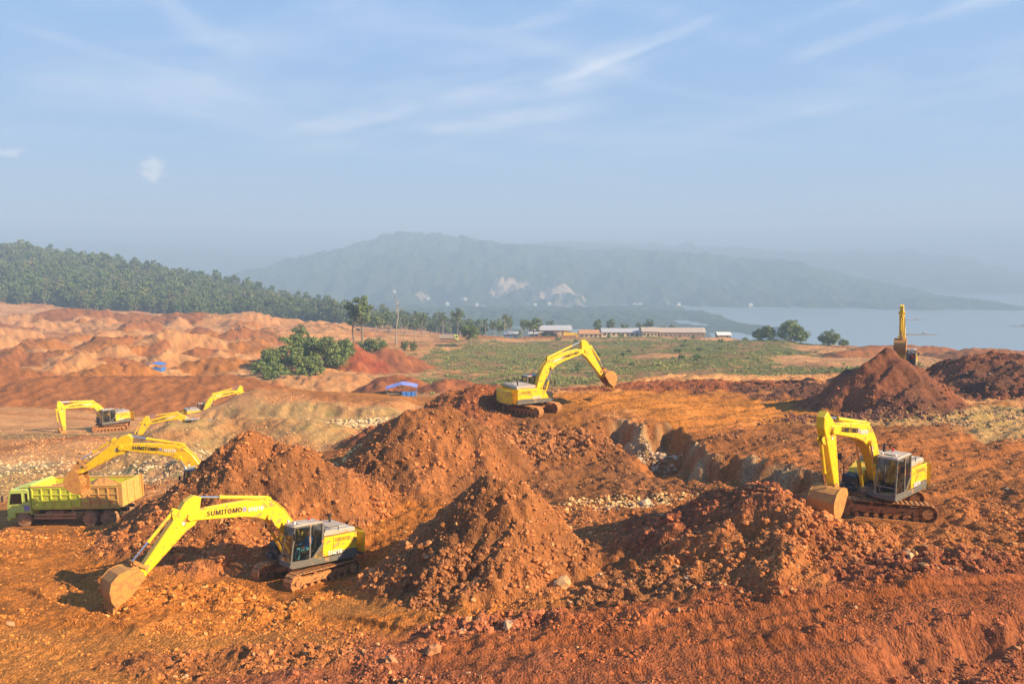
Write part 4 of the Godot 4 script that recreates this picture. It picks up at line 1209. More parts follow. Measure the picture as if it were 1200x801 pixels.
func person_mesh(shirt: Color, trousers: Color) -> Mesh:
	var skin := Color(0.28, 0.15, 0.09)
	var hair := Color(0.015, 0.012, 0.01)
	var boot := Color(0.04, 0.03, 0.025)
	var bones := [
		[Vector3(0, 0.55, 0), Vector3(-0.06, 0.78, 0), 0.15, 0.14, shirt], [Vector3(-0.06, 0.78, 0), Vector3(-0.08, 0.98, 0), 0.14, 0.15, shirt], [Vector3(-0.08, 1.0, -0.14), Vector3(-0.08, 1.0, 0.14), 0.085, 0.085, shirt],
		[Vector3(-0.07, 1.05, 0), Vector3(-0.04, 1.16, 0), 0.06, 0.055, skin], [Vector3(-0.02, 1.22, 0), Vector3(-0.03, 1.31, 0), 0.085, 0.095, skin], [Vector3(-0.055, 1.3, 0), Vector3(-0.045, 1.345, 0), 0.095, 0.085, hair],
		[Vector3(0.085, 1.25, 0), Vector3(0.095, 1.235, 0), 0.016, 0.018, skin, 0.01], [Vector3(-0.02, 1.25, -0.1), Vector3(-0.03, 1.27, -0.1), 0.02, 0.02, skin, 0.01], [Vector3(-0.02, 1.25, 0.1), Vector3(-0.03, 1.27, 0.1), 0.02, 0.02, skin, 0.01]]
	for s: float in [-1.0, 1.0]:
		bones.append([Vector3(0.0, 0.52, 0.09 * s), Vector3(0.44, 0.54, 0.14 * s), 0.095, 0.065, trousers])
		bones.append([Vector3(0.44, 0.54, 0.14 * s), Vector3(0.56, 0.12, 0.14 * s), 0.062, 0.045, trousers])
		bones.append([Vector3(0.55, 0.09, 0.14 * s), Vector3(0.72, 0.06, 0.15 * s), 0.05, 0.042, boot])
		bones.append([Vector3(-0.08, 0.98, 0.2 * s), Vector3(0.06, 0.74, 0.27 * s), 0.06, 0.048, shirt])
		bones.append([Vector3(0.06, 0.74, 0.27 * s), Vector3(0.34, 0.68, 0.3 * s), 0.045, 0.034, skin if shirt.r > 0.3 else shirt])
	var st := SurfaceTool.new()
	st.begin(Mesh.PRIMITIVE_TRIANGLES)
	nets(st, bones, Vector3(-0.3, -0.02, -0.42), Vector3(0.82, 1.48, 0.42), 0.036)
	for s: float in [-1.0, 1.0]:
		# palm, four fingers curled round the lever, thumb
		var w := Vector3(0.35, 0.68, 0.3 * s)
		var hb := [[w, w + Vector3(0.08, 0.02, 0), 0.028, 0.03, skin, 0.012]]
		for i in 4:
			var b := w + Vector3(0.085, 0.045 - 0.02 * i, 0.012 * s)
			var l := [0.034, 0.038, 0.036, 0.028][i] as float
			hb.append([b, b + Vector3(l, 0, 0.012 * s), 0.0095, 0.009, skin, 0.004])
			hb.append([b + Vector3(l, 0, 0.012 * s), b + Vector3(l + 0.004, -0.002, -0.026 * s), 0.009, 0.008, skin, 0.004])
		hb.append([w + Vector3(0.04, 0.03, -0.015 * s), w + Vector3(0.085, 0.06, -0.03 * s), 0.011, 0.0095, skin, 0.004])
		hb.append([w + Vector3(0.085, 0.06, -0.03 * s), w + Vector3(0.115, 0.055, -0.022 * s), 0.0095, 0.008, skin, 0.004])
		nets(st, hb, w + Vector3(-0.045, -0.06, -0.08), w + Vector3(0.16, 0.1, 0.08), 0.007)
	return st.commit()
# ------------------------------------------------------------------ dump trucks
func wheel(root: Node3D, x: float, z: float, dual: bool) -> void:
	var w := Node3D.new()
	w.name = "wheel"
	root.add_child(w, true)
	w.position = Vector3(x, 0.52, z)
	var s := signf(z)
	put(xmesh("tyre%s%s" % [dual, s], func(st):
		for k in (2 if dual else 1):
			var z0 := -s * (0.31 * k)
			var a := z0 - 0.13; var b := z0 + 0.13
			tube(st, Vector3(0, 0, a), Vector3(0, 0, a + 0.04), 0.46, 0.52, 24)
			tube(st, Vector3(0, 0, a + 0.04), Vector3(0, 0, b - 0.04), 0.52, 0.52, 24)
			tube(st, Vector3(0, 0, b - 0.04), Vector3(0, 0, b), 0.52, 0.46, 24)), "tyre", M.tyre, w)
	put(xmesh("rim%s%s" % [dual, s], func(st):
		if dual:
			# a dished rim: a ring and a deep hub
			for i in 20:
				var t0 := TAU * i / 20; var t1 := TAU * (i + 1) / 20
				var p0 := Vector3(cos(t0), sin(t0), 0); var p1 := Vector3(cos(t1), sin(t1), 0)
				var o := Vector3(0, 0, s * 0.136)
				quad(st, o + p0 * 0.3, o + p1 * 0.3, o + p1 * 0.2 + Vector3(0, 0, -s * 0.001), o + p0 * 0.2 + Vector3(0, 0, -s * 0.001))
			tube(st, Vector3(0, 0, s * 0.132), Vector3(0, 0, s * 0.134), 0.2, 0.2, 18)
			tube(st, Vector3(0, 0, s * 0.13), Vector3(0, 0, s * 0.2), 0.1, 0.08, 12)
		else:
			tube(st, Vector3(0, 0, s * 0.12), Vector3(0, 0, s * 0.15), 0.32, 0.27, 20)
			tube(st, Vector3(0, 0, s * 0.15), Vector3(0, 0, s * 0.19), 0.13, 0.1, 12)), "rim", M.rim, w)

func dump_truck(label: String, at: Vector3, bas: Basis, cabm: Material, bodym: Material, dusty: bool, heap: bool) -> Node3D:
	var root := thing("dump_truck", label, "truck", at, 0.0, "trucks in the mine")
	root.basis = bas
	put(xmesh("t_chassis", func(st):
		for z: float in [-0.42, 0.42]: cbox(st, Vector3(-0.1, 0.95, z), Vector3(7.9, 0.24, 0.1), 0.02)
		for x: float in [-3.6, -2.3, -0.8, 0.8, 2.0, 3.5]: cbox(st, Vector3(x, 0.95, 0), Vector3(0.12, 0.18, 0.8), 0.01)
		for x: float in [3.1, -1.75, -3.05]: tube(st, Vector3(x, 0.52, -0.95), Vector3(x, 0.52, 0.95), 0.1, 0.1, 10)
		for x: float in [-1.75, -3.05]: tube(st, Vector3(x, 0.52, -0.25), Vector3(x, 0.52, 0.25), 0.24, 0.24, 12)
		cbox(st, Vector3(2.2, 0.95, 0), Vector3(1.2, 0.5, 0.8), 0.05)), "chassis", M.black, root)
	for z: float in [-1.05, 1.05]:
		wheel(root, 3.1, z, false)
		wheel(root, -1.75, z, true)
		wheel(root, -3.05, z, true)
	put(xmesh("t_guard", func(st):
		for z: float in [-1.14, 1.14]:
			for y: float in [0.62, 0.86]: cbox(st, Vector3(0.75, y, z), Vector3(3.1, 0.14, 0.05), 0.015)
			for x: float in [-0.6, 0.7, 2.0]: cbox(st, Vector3(x, 0.82, z * 0.97), Vector3(0.08, 0.55, 0.05), 0.01)
			bar(st, Vector3(-0.85, 0.7, z), Vector3(-0.55, 1.14, z), 0.05, 0.06, 0.01)), "side_guard", M.rim, root)
	put(xmesh("t_tank", func(st): tube(st, Vector3(0.2, 0.78, -0.85), Vector3(1.5, 0.78, -0.85), 0.27, 0.27, 16)), "fuel_tank", M.rim, root)
	put(xmesh("t_fender", func(st):
		for z: float in [-1.1, 1.1]:
			for xc in [-1.75, -3.05]:
				for i in 6:
					var a0 := PI * (0.12 + 0.76 * i / 6.0); var a1 := PI * (0.12 + 0.76 * (i + 1) / 6.0)
					var p := Vector3(xc + cos(a0) * 0.6, 0.52 + sin(a0) * 0.6, z); var q := Vector3(xc + cos(a1) * 0.6, 0.52 + sin(a1) * 0.6, z)
					bar(st, p, q, 0.3, 0.02, 0.004)), "rear_fender", M.rim, root)
	# cab over the front axle
	var cab := put(xmesh("t_cab", func(st):
		var side := pv([2.45, 0.85, 2.62, 0.98, 3.62, 0.98, 3.72, 0.62, 4.2, 0.58, 4.26, 1.25, 4.22, 1.55, 4.0, 2.48, 3.85, 2.66, 2.6, 2.72, 2.45, 2.6])
		prism(st, side, -1.2, 1.2, 0.07)
		prism(st, pv([2.3, 2.55, 2.6, 2.72, 3.4, 2.74, 2.5, 3.0, 2.3, 3.02]), -1.1, 1.1, 0.05)), "cab", cabm, root)
	for s: float in [-1.0, 1.0]:
		put(xmesh("t_door%s" % s, func(st):
			prism(st, pv([2.98, 1.05, 3.6, 1.05, 3.74, 1.2, 4.06, 1.3, 4.05, 1.58, 3.86, 2.45, 2.98, 2.5]), s * 1.2 - 0.012, s * 1.2 + 0.012, 0.008)), "door", cabm, cab)
		put(xmesh("t_window%s" % s, func(st):
			prism(st, pv([3.05, 1.68, 3.98, 1.64, 3.8, 2.4, 3.05, 2.42]), s * 1.21 - 0.01, s * 1.21 + 0.01, 0.004)), "side_window", M.glass_dark, cab)
		put(xmesh("t_quarter%s" % s, func(st):
			prism(st, pv([2.62, 1.8, 2.78, 1.8, 2.8, 2.4, 2.62, 2.4]), s * 1.203 - 0.01, s * 1.203 + 0.01, 0.004)), "quarter_window", M.glass_dark, cab)
		put(xmesh("t_plate%s" % s, func(st):
			cbox(st, Vector3(2.74, 1.36, s * 1.203), Vector3(0.42, 0.4, 0.012), 0.003)), "door_plate", M.violet, cab)
		put(xmesh("t_mirror%s" % s, func(st):
			tube(st, Vector3(4.05, 2.4, s * 1.18), Vector3(4.3, 2.3, s * 1.42), 0.02, 0.02, 6)
			cbox(st, Vector3(4.3, 2.1, s * 1.44), Vector3(0.06, 0.42, 0.2), 0.02)), "mirror", M.black, cab)
		put(xmesh("t_lamp%s" % s, func(st): cbox(st, Vector3(4.235, 0.86, s * 0.85), Vector3(0.05, 0.18, 0.4), 0.02)), "headlight", M.white, cab)
	put(xmesh("t_windshield", func(st):
		quad(st, Vector3(4.245, 1.58, -1.05), Vector3(4.245, 1.58, 1.05), Vector3(4.04, 2.42, 1.0), Vector3(4.04, 2.42, -1.0))), "windshield", M.glass_dark, cab)
	put(xmesh("t_bumper", func(st): cbox(st, Vector3(4.2, 0.6, 0), Vector3(0.26, 0.3, 2.35), 0.05)), "bumper", cabm, cab)
	# the tipping body: sides of pressed panels between ribs
	var body := put(xmesh("t_bed", func(st):
		cbox(st, Vector3(-0.85, 1.28, 0), Vector3(6.3, 0.14, 2.3), 0.02)
		cbox(st, Vector3(2.28, 2.1, 0), Vector3(0.08, 1.6, 2.34), 0.02)
		for z: float in [-1.16, 1.16]: cbox(st, Vector3(-0.85, 2.05, z), Vector3(6.24, 1.5, 0.05), 0.01)), "tipping_body", bodym, root)
	for s: float in [-1.0, 1.0]:
		for i in 10:
			var x := 2.25 - 0.69 * i
			var dirty := dusty and i > 5
			put(xmesh("t_post%s" % s, func(st): cbox(st, Vector3(0, 2.05, s * 1.215), Vector3(0.12, 1.42, 0.07), 0.02)), "rib", M.dust_steel if dirty else bodym, body, Transform3D(Basis.IDENTITY, Vector3(x, 0, 0)))
			if i < 9:
				for j in 4:
					put(xmesh("t_rail%s" % s, func(st): cbox(st, Vector3(0, 0, s * 1.212), Vector3(0.568, 0.11, 0.06), 0.02)), "rib", M.dust_steel if dirty or (dusty and i > 3 and j == 0) else bodym, body, Transform3D(Basis.IDENTITY, Vector3(x - 0.345, 1.36 + 0.455 * j, 0)))
				for j in 3:
					put(xmesh("t_panel%s" % s, func(st): cbox(st, Vector3(0, 0, s * 1.188), Vector3(0.565, 0.34, 0.012), 0.003)), "panel", M.dust_steel if dirty or (dusty and i > 4 and j < 2) else bodym, body, Transform3D(Basis.IDENTITY, Vector3(x - 0.345, 1.59 + 0.455 * j, 0)))
	var rearm: Material = M.dust_steel if dusty else bodym
	put(xmesh("t_tailgate", func(st):
		cbox(st, Vector3(-4.12, 2.12, 0), Vector3(0.07, 1.66, 2.4), 0.02)
		for z: float in [-1.1, -0.4, 0.4, 1.1]: cbox(st, Vector3(-4.18, 2.12, z), Vector3(0.06, 1.6, 0.1), 0.015)
		for s: float in [-1.0, 1.0]: prism(st, pv([-3.98, 1.3, -4.3, 1.36, -4.36, 2.98, -4.16, 3.0, -4.02, 2.86]), s * 1.2 - 0.03, s * 1.2 + 0.03, 0.01)), "tailgate", rearm, body)
	put(xmesh("t_caprail", func(st):
		for z: float in [-1.18, 1.18]: cbox(st, Vector3(-0.85, 2.84, z), Vector3(6.3, 0.1, 0.14), 0.02)), "top_rail", M.dust_steel if dusty else bodym, body)
	if heap:
		var st := SurfaceTool.new()
		st.begin(Mesh.PRIMITIVE_TRIANGLES)
		st.set_smooth_group(0)
		var n := noise(FastNoiseLite.TYPE_SIMPLEX, 1.3, 4, 71)
		const A := 48
		const B := 20
		var f := func(i: int, j: int) -> Vector3:
			var x := lerpf(-4.02, 2.2, i / float(A)); var z := lerpf(-1.12, 1.12, j / float(B))
			var h := 2.3 + 0.75 * exp(-pow((x + 2.1) / 1.1, 2.0) - pow(z / 0.8, 2.0)) + 0.3 * exp(-pow((x - 0.6) / 1.4, 2.0))
			return Vector3(x, h + 0.16 * n.get_noise_2d(x, z), z)
		for i in A:
			for j in B: quad(st, f.call(i, j), f.call(i, j + 1), f.call(i + 1, j + 1), f.call(i + 1, j))
		put(done(st), "soil_load", M.dirty, body)
	return root

# ------------------------------------------------------------------ trees and plants
func crown_mesh(sd: int, rx: float, ry: float, y0: float, clumps: int, leaves: int, size: float, ca: Color, cb: Color, gaps := 0.25) -> ArrayMesh:
	var r := RandomNumberGenerator.new()
	r.seed = sd
	var vs := PackedVector3Array()
	var ns := PackedVector3Array()
	var cs := PackedColorArray()
	for k in clumps:
		var dir := Vector3(r.randfn(), r.randfn() * 0.9, r.randfn()).normalized()
		var rad := pow(r.randf(), 0.45)
		var c := Vector3(dir.x * rx * rad, y0 + dir.y * ry * rad, dir.z * rx * rad)
		var cr := lerpf(0.22, 0.46, r.randf()) * minf(rx, ry * 1.2)
		var tone := r.randf_range(0.75, 1.25)
		for i in leaves:
			var d := Vector3(r.randfn(), r.randfn(), r.randfn()).normalized()
			var p := c + d * cr * pow(r.randf(), gaps) * Vector3(1, 0.72, 1)
			var nn := (d + Vector3(r.randfn(), r.randfn() + 0.6, r.randfn()) * 0.55).normalized()
			var u := nn.cross(Vector3(r.randfn(), r.randfn(), r.randfn())).normalized()
			var v := nn.cross(u)
			var s := size * r.randf_range(0.6, 1.3)
			var q := [p - u * s, p + v * s * 0.55, p + u * s, p - v * s * 0.55]
			var col := ca.lerp(cb, r.randf()) * tone
			for j in [0, 1, 2, 0, 2, 3]:
				vs.append(q[j]); ns.append(nn); cs.append(col)
	var arr := []; arr.resize(Mesh.ARRAY_MAX)
	arr[Mesh.ARRAY_VERTEX] = vs; arr[Mesh.ARRAY_NORMAL] = ns; arr[Mesh.ARRAY_COLOR] = cs
	var me := ArrayMesh.new()
	me.add_surface_from_arrays(Mesh.PRIMITIVE_TRIANGLES, arr)
	return me

func trunk_mesh(sd: int, h: float, r0: float, limbs: int, reach: float, from := 0.45) -> ArrayMesh:
	var r := RandomNumberGenerator.new()
	r.seed = sd
	var st := begin()
	var p := Vector3(0, -0.5, 0)
	var pts := [p]
	for i in 5:
		p += Vector3(r.randf_range(-0.04, 0.04) * h, (h + 0.5) / 5.0, r.randf_range(-0.04, 0.04) * h)
		pts.append(p)
	for i in 5: tube(st, pts[i], pts[i + 1], lerpf(r0, r0 * 0.3, i / 5.0), lerpf(r0, r0 * 0.3, (i + 1) / 5.0), 7, i == 0 or i == 4)
	for k in limbs:
		var t := lerpf(from, 0.95, r.randf())
		var f := t * 5.0
		var i := mini(int(f), 4)
		var a: Vector3 = pts[i].lerp(pts[i + 1], f - i)
		var az := r.randf() * TAU
		var l := reach * r.randf_range(0.6, 1.1) * (1.15 - 0.5 * t)
		var b := a + Vector3(cos(az) * l, l * r.randf_range(0.35, 0.9), sin(az) * l)
		var m := a.lerp(b, 0.55) + Vector3(0, -0.06 * l, 0)
		tube(st, a, m, r0 * 0.4, r0 * 0.25, 5, false)
		tube(st, m, b, r0 * 0.25, r0 * 0.08, 5, false)
		var e := m + Vector3(r.randfn(), 0.8, r.randfn()) * l * 0.3
		tube(st, m, e, r0 * 0.16, r0 * 0.05, 4, false)
	return done(st)

# kinds: broad dense, tall, bush, thin pole, far forest
var kinds := {}
func make_kinds() -> void:
	var g0 := Color(0.1, 0.15, 0.045); var g1 := Color(0.22, 0.27, 0.08)
	var d0 := Color(0.075, 0.115, 0.042); var d1 := Color(0.16, 0.2, 0.07)
	for i in 3:
		kinds["broad%d" % i] = [trunk_mesh(100 + i, 4.6, 0.24, 9, 2.2, 0.4), crown_mesh(110 + i, 2.7, 2.2, 4.6, 34, 80, 0.26, d0, g1)]
		kinds["full%d" % i] = [trunk_mesh(210 + i, 4.2, 0.2, 8, 2.0, 0.2), crown_mesh(220 + i, 2.9, 2.4, 2.9, 44, 85, 0.25, d0, g1)]
		kinds["tall%d" % i] = [trunk_mesh(120 + i, 9.2, 0.26, 14, 2.2, 0.42), crown_mesh(130 + i, 2.1, 3.4, 7.6, 30, 60, 0.26, d0, d1, 0.4)]
		kinds["bush%d" % i] = [trunk_mesh(140 + i, 1.3, 0.1, 7, 0.9, 0.2), crown_mesh(150 + i, 1.35, 0.95, 1.15, 22, 50, 0.16, g0, g1)]
		kinds["wispy%d" % i] = [trunk_mesh(160 + i, 8.4, 0.17, 10, 1.6, 0.5), crown_mesh(170 + i, 1.5, 2.3, 7.2, 14, 34, 0.24, d0, d1, 0.5)]
		kinds["wood%d" % i] = [trunk_mesh(180 + i, [9.5, 7.5, 11.0][i], 0.2, 8, 2.0, 0.3), crown_mesh(190 + i, [2.6, 3.1, 2.1][i], [4.0, 3.2, 5.0][i], [6.2, 5.0, 7.4][i], 26, 26, 0.5, d0 * 0.85, d1 * 0.85, 0.4)]
	for i in 3:
		kinds["dead%d" % i] = [trunk_mesh(200 + i, 15.0, 0.24, 12, 2.2, 0.6), null]

func tree(kind: String, x: float, z: float, s: float, label: String, group: String, called := "tree", category := "tree", stretch := 1.0) -> void:
	var o := thing(called, label, category, on(x, z, -0.15), rng.randf() * TAU, group)
	o.scale = Vector3(s, s * stretch, s)
	put(kinds[kind][0], "trunk", M.pale_bark if kind.begins_with("dead") or kind.begins_with("wispy") else M.bark, o)
	if kinds[kind][1]: put(kinds[kind][1], "crown", M.leaf, o)

func scatter(called: String, label: String, category: String, mesh: Mesh, material: Material, list: Array) -> void:
	var mm := MultiMesh.new()
	mm.transform_format = MultiMesh.TRANSFORM_3D
	mm.use_colors = true
	mm.mesh = mesh
	mm.instance_count = list.size()
	for i in list.size():
		mm.set_instance_transform(i, list[i][0])
		mm.set_instance_color(i, list[i][1])
	var o := MultiMeshInstance3D.new()
	o.name = numbered(called)
	o.multimesh = mm
	o.material_override = material
	add_child(o, true)
	tag(o, label, category, "", "stuff")

func joined(trunk: Mesh, crown: Mesh) -> ArrayMesh:
	var me := ArrayMesh.new()
	me.add_surface_from_arrays(Mesh.PRIMITIVE_TRIANGLES, crown.surface_get_arrays(0))
	var a := trunk.surface_get_arrays(0)
	var c := PackedColorArray()
	c.resize(a[Mesh.ARRAY_VERTEX].size())
	c.fill(Color(0.25, 0.22, 0.17))
	a[Mesh.ARRAY_COLOR] = c
	me.add_surface_from_arrays(Mesh.PRIMITIVE_TRIANGLES, a)
	return me

func build_forest() -> void:
	var r := RandomNumberGenerator.new()
	r.seed = 21
	var lists := [[], [], []]
	var patch := noise(FastNoiseLite.TYPE_SIMPLEX_SMOOTH, 0.02, 2, 22)
	for i in 34000:
		var d := r.randf_range(395, 900)
		var u := r.randf_range(-0.84, -0.04)
		var x := u * d
		var z := -d
		# the wood covers the rise at the left and thins out toward the shore
		var edge := lerpf(455.0, 480.0, clampf(-u / 0.7, 0, 1)) + 25.0 * patch.get_noise_2d(x * 0.6, 7.0)
		if d < edge: continue
		if u > -0.2 and r.randf() > 0.35: continue
		if r.randf() > 0.78 + 0.5 * patch.get_noise_2d(x, z): continue
		if ground_at(x, z) < SEA_Y + 3.0: continue
		var s := r.randf_range(0.5, 1.1) * (1.0 + 0.55 * pow(r.randf(), 4.0))
		var t := r.randf_range(0.75, 1.35)
		var w := 1.0 + 0.35 * patch.get_noise_2d(x * 2.0 + 90.0, z * 2.0)
		lists[r.randi() % 3].append([Transform3D(Basis(Vector3.UP, r.randf() * TAU).scaled(Vector3(s, s * r.randf_range(0.85, 1.25), s)), on(x, z, -0.3)), Color(t * w, t, t * 0.95)])
	for k in 3:
		scatter("forest", "dense mixed forest covering the long slope behind the mine", "forest", joined(kinds["wood%d" % k][0], kinds["wood%d" % k][1]), M.leaf, lists[k])
	# scrub and weeds over the old field
	var bl := [[], []]
	var m0 := crown_mesh(301, 0.6, 0.3, 0.24, 6, 14, 0.16, Color(0.2, 0.24, 0.08), Color(0.36, 0.35, 0.13))
	var m1 := crown_mesh(302, 0.45, 0.22, 0.2, 5, 12, 0.13, Color(0.34, 0.26, 0.12), Color(0.5, 0.34, 0.18))
	for i in 90000:
		var d := 118.0 + 250.0 * r.randf()
		var x := r.randf_range(-0.2, 0.82) * d
		var k := cell_at(x, -d)
		var c := tint[k]
		if c.g < c.r * 0.72 and r.randf() > 0.03: continue
		var s := r.randf_range(0.22, 0.6) * (1.0 + pow(r.randf(), 8.0) * 1.5)
		var t := r.randf_range(0.75, 1.3)
		bl[0 if r.randf() < 0.62 else 1].append([Transform3D(Basis(Vector3.UP, r.randf() * TAU).scaled(Vector3(s * 1.2, s, s * 1.2)), on(x, -d, 0.0)), Color(t, t, t)])
	for k in 2:
		scatter("scrub", "low green scrub and dry weeds growing over the old field", "scrub", [m0, m1][k], M.leaf, bl[k])

# ------------------------------------------------------------------ the camp
func long_house(called: String, label: String, x: float, z: float, turn: float, l: float, w: float, h: float, rise: float, wall: Material, roof: Material, bays: int, open := false) -> void:
	var o := thing(called, label, "building", on(x, z, 0.0), turn, "")
	var st := begin()
	if open:
		for i in bays + 1:
			for s: float in [-1.0, 1.0]: put(xmesh("shed_post", func(q): cbox(q, Vector3(0, h / 2 - 0.5, 0), Vector3(0.25, h + 1.0, 0.25), 0.02)), "post", wall, o, Transform3D(Basis.IDENTITY, Vector3(-l / 2 + l * i / bays, 0, s * (w / 2 - 0.2))))
		cbox(st, Vector3(0, h * 0.5 - 0.3, -w / 2 + 0.35), Vector3(l - 0.6, h + 0.6, 0.12), 0.02)
		put(done(st), "rear_wall", wall, o)
	else:
		cbox(st, Vector3(0, h / 2 - 0.6, 0), Vector3(l, h + 1.2, w), 0.03)
		for s: float in [-1.0, 1.0]:
			var p := pv([-w / 2 + 0.02, h - 0.01, w / 2 - 0.02, h - 0.01, 0, h + rise - 0.05])
			prism(st, p, s * (l / 2) - 0.1, s * (l / 2) + 0.06 * s, 0.0, Transform3D(Basis(Vector3(0, 0, 1), Vector3.UP, Vector3(-1, 0, 0)), Vector3.ZERO))
		put(done(st), "wall", wall, o)
	for s: float in [-1.0, 1.0]:
		var rs := begin()
		var e := Vector3(0, h - 0.15, s * (w / 2 + 0.5)); var t := Vector3(0, h + rise, 0)
		var n := (t - e).cross(Vector3.RIGHT).normalized() * (0.05 if s > 0 else -0.05)
		cbox(rs, Vector3.ZERO, Vector3(l + 1.0, 0.07, (t - e).length()), 0.01, Transform3D(Basis(Vector3.RIGHT, (e - t).normalized().cross(Vector3.RIGHT) * 1.0, (e - t).normalized()), (e + t) * 0.5 + Vector3(0, 0.04, 0)))
		# seams of the sheets
		for i in int(l / 1.2): cbox(rs, Vector3(-l / 2 + 1.2 * i, 0.05, 0), Vector3(0.06, 0.05, (t - e).length() - 0.02), 0.005, Transform3D(Basis(Vector3.RIGHT, (e - t).normalized().cross(Vector3.RIGHT), (e - t).normalized()), (e + t) * 0.5 + Vector3(0, 0.04, 0)))
		put(done(rs), "roof", roof, o)
	if not open:
		for i in bays:
			var bx := -l / 2 + l * (i + 0.5) / bays
			var door := i % 3 == 1
			var f := put(xmesh("frame%s" % door, func(q): cbox(q, Vector3(0, 0, 0), Vector3(1.2 if door else 1.4, 2.1 if door else 1.1, 0.08), 0.01)), "door" if door else "window", M.wall_brown if wall != M.wall_brown else M.wall_cream, o, Transform3D(Basis.IDENTITY, Vector3(bx, 1.05 if door else 1.5, w / 2 + 0.03)))
			put(xmesh("pane%s" % door, func(q): cbox(q, Vector3(0, 0, 0.05), Vector3(0.9 if door else 1.1, 1.8 if door else 0.8, 0.03), 0.005)), "panel" if door else "pane", M.dark, f)

func shelter(label: String, x: float, z: float, turn: float, s: float, violet: bool) -> void:
	var o := thing("tarpaulin_shelter", label, "shelter", on(x, z, 0), turn)
	o.scale = Vector3.ONE * s
	for q in [[-2.4, -1.4, 1.5], [-2.4, 1.4, 1.4], [0.2, -1.4, 2.3], [0.2, 1.4, 2.2], [2.6, -1.4, 1.9], [2.6, 1.4, 1.6]]:
		var st := begin()
		tube(st, Vector3(q[0], -0.6, q[1]), Vector3(q[0], q[2], q[1]), 0.05, 0.04, 6)
		put(done(st), "post", M.wood, o)
	var sheet := func(st: SurfaceTool, lift: float):
		const A := 16
		const B := 8
		var f := func(i: int, j: int) -> Vector3:
			var u := i / float(A); var v := j / float(B)
			var px := lerpf(-2.7, 2.9, u)
			var y := (1.45 + 0.85 * u / 0.52 if u < 0.52 else 2.3 - 0.5 * (u - 0.52) / 0.48) - 0.14 * v
			return Vector3(px, y + 0.06 * sin(u * 19.0) * sin(v * 7.0) - 0.12 * sin(PI * v) + lift, lerpf(-1.6, 1.6, v))
		for i in A:
			for j in B: quad(st, f.call(i, j), f.call(i, j + 1), f.call(i + 1, j + 1), f.call(i + 1, j))
	var st := begin()
	sheet.call(st, 0.0)
	sheet.call(st, 0.025)
	put(done(st), "tarpaulin_roof", M.violet_tarp if violet else M.blue_tarp, o)
	st = begin()
	for q in [[0.2, 1.42, 2.6, 1.42], [2.6, 1.42, 2.6, -1.42], [0.2, 1.42, 0.2, -1.4]]:
		for i in 8:
			var a := Vector3(lerpf(q[0], q[2], i / 8.0), 0, lerpf(q[1], q[3], i / 8.0)); var b := Vector3(lerpf(q[0], q[2], (i + 1) / 8.0), 0, lerpf(q[1], q[3], (i + 1) / 8.0))
			var nrm := (b - a).cross(Vector3.UP).normalized()
			a += nrm * 0.06 * sin(i * 2.3); b += nrm * 0.06 * sin((i + 1) * 2.3)
			for k in [0.0, 0.02]: quad(st, a + nrm * k + Vector3(0, -0.3, 0), b + nrm * k + Vector3(0, -0.3, 0), b + nrm * k + Vector3(0, 0.95, 0), a + nrm * k + Vector3(0, 0.95, 0))
	put(done(st), "tarpaulin_wall", M.blue_tarp, o)
	st = begin()
	for i in 6: cbox(st, Vector3(-1.1, 0.5, -1.2 + 0.45 * i), Vector3(2.5, 0.06, 0.4), 0.01)
	put(done(st), "plank_bench", M.wood, o)

func raft(label: String, x: float, z: float, l: float, w: float, rows: int, cols: int) -> void:
	var o := thing("fish_raft", label, "raft", Vector3(x, SEA_Y, z), 0.05)
	for i in rows + 1:
		var st := begin()
		cbox(st, Vector3(0, 0.5, lerpf(-w / 2, w / 2, i / float(rows))), Vector3(l, 1.0, 1.4), 0.1)
		put(done(st), "walkway", M.wood, o)
	for i in cols + 1:
		var st := begin()
		cbox(st, Vector3(lerpf(-l / 2, l / 2, i / float(cols)), 0.52, 0), Vector3(1.4, 1.0, w), 0.1)
		put(done(st), "walkway", M.wood, o)
	var h := begin()
	cbox(h, Vector3(l * 0.2, 2.0, 0), Vector3(5, 2.6, 4), 0.05)
	put(done(h), "hut", M.wall_brown, o)
	var rf := begin()
	prism(rf, pv([-3.0, 3.2, 3.0, 3.2, 0, 4.4]), -2.6, 2.6, 0.03, Transform3D(Basis(Vector3.UP, PI / 2), Vector3(l * 0.2, 0, 0)))
	put(done(rf), "roof", M.roof_rust, o)

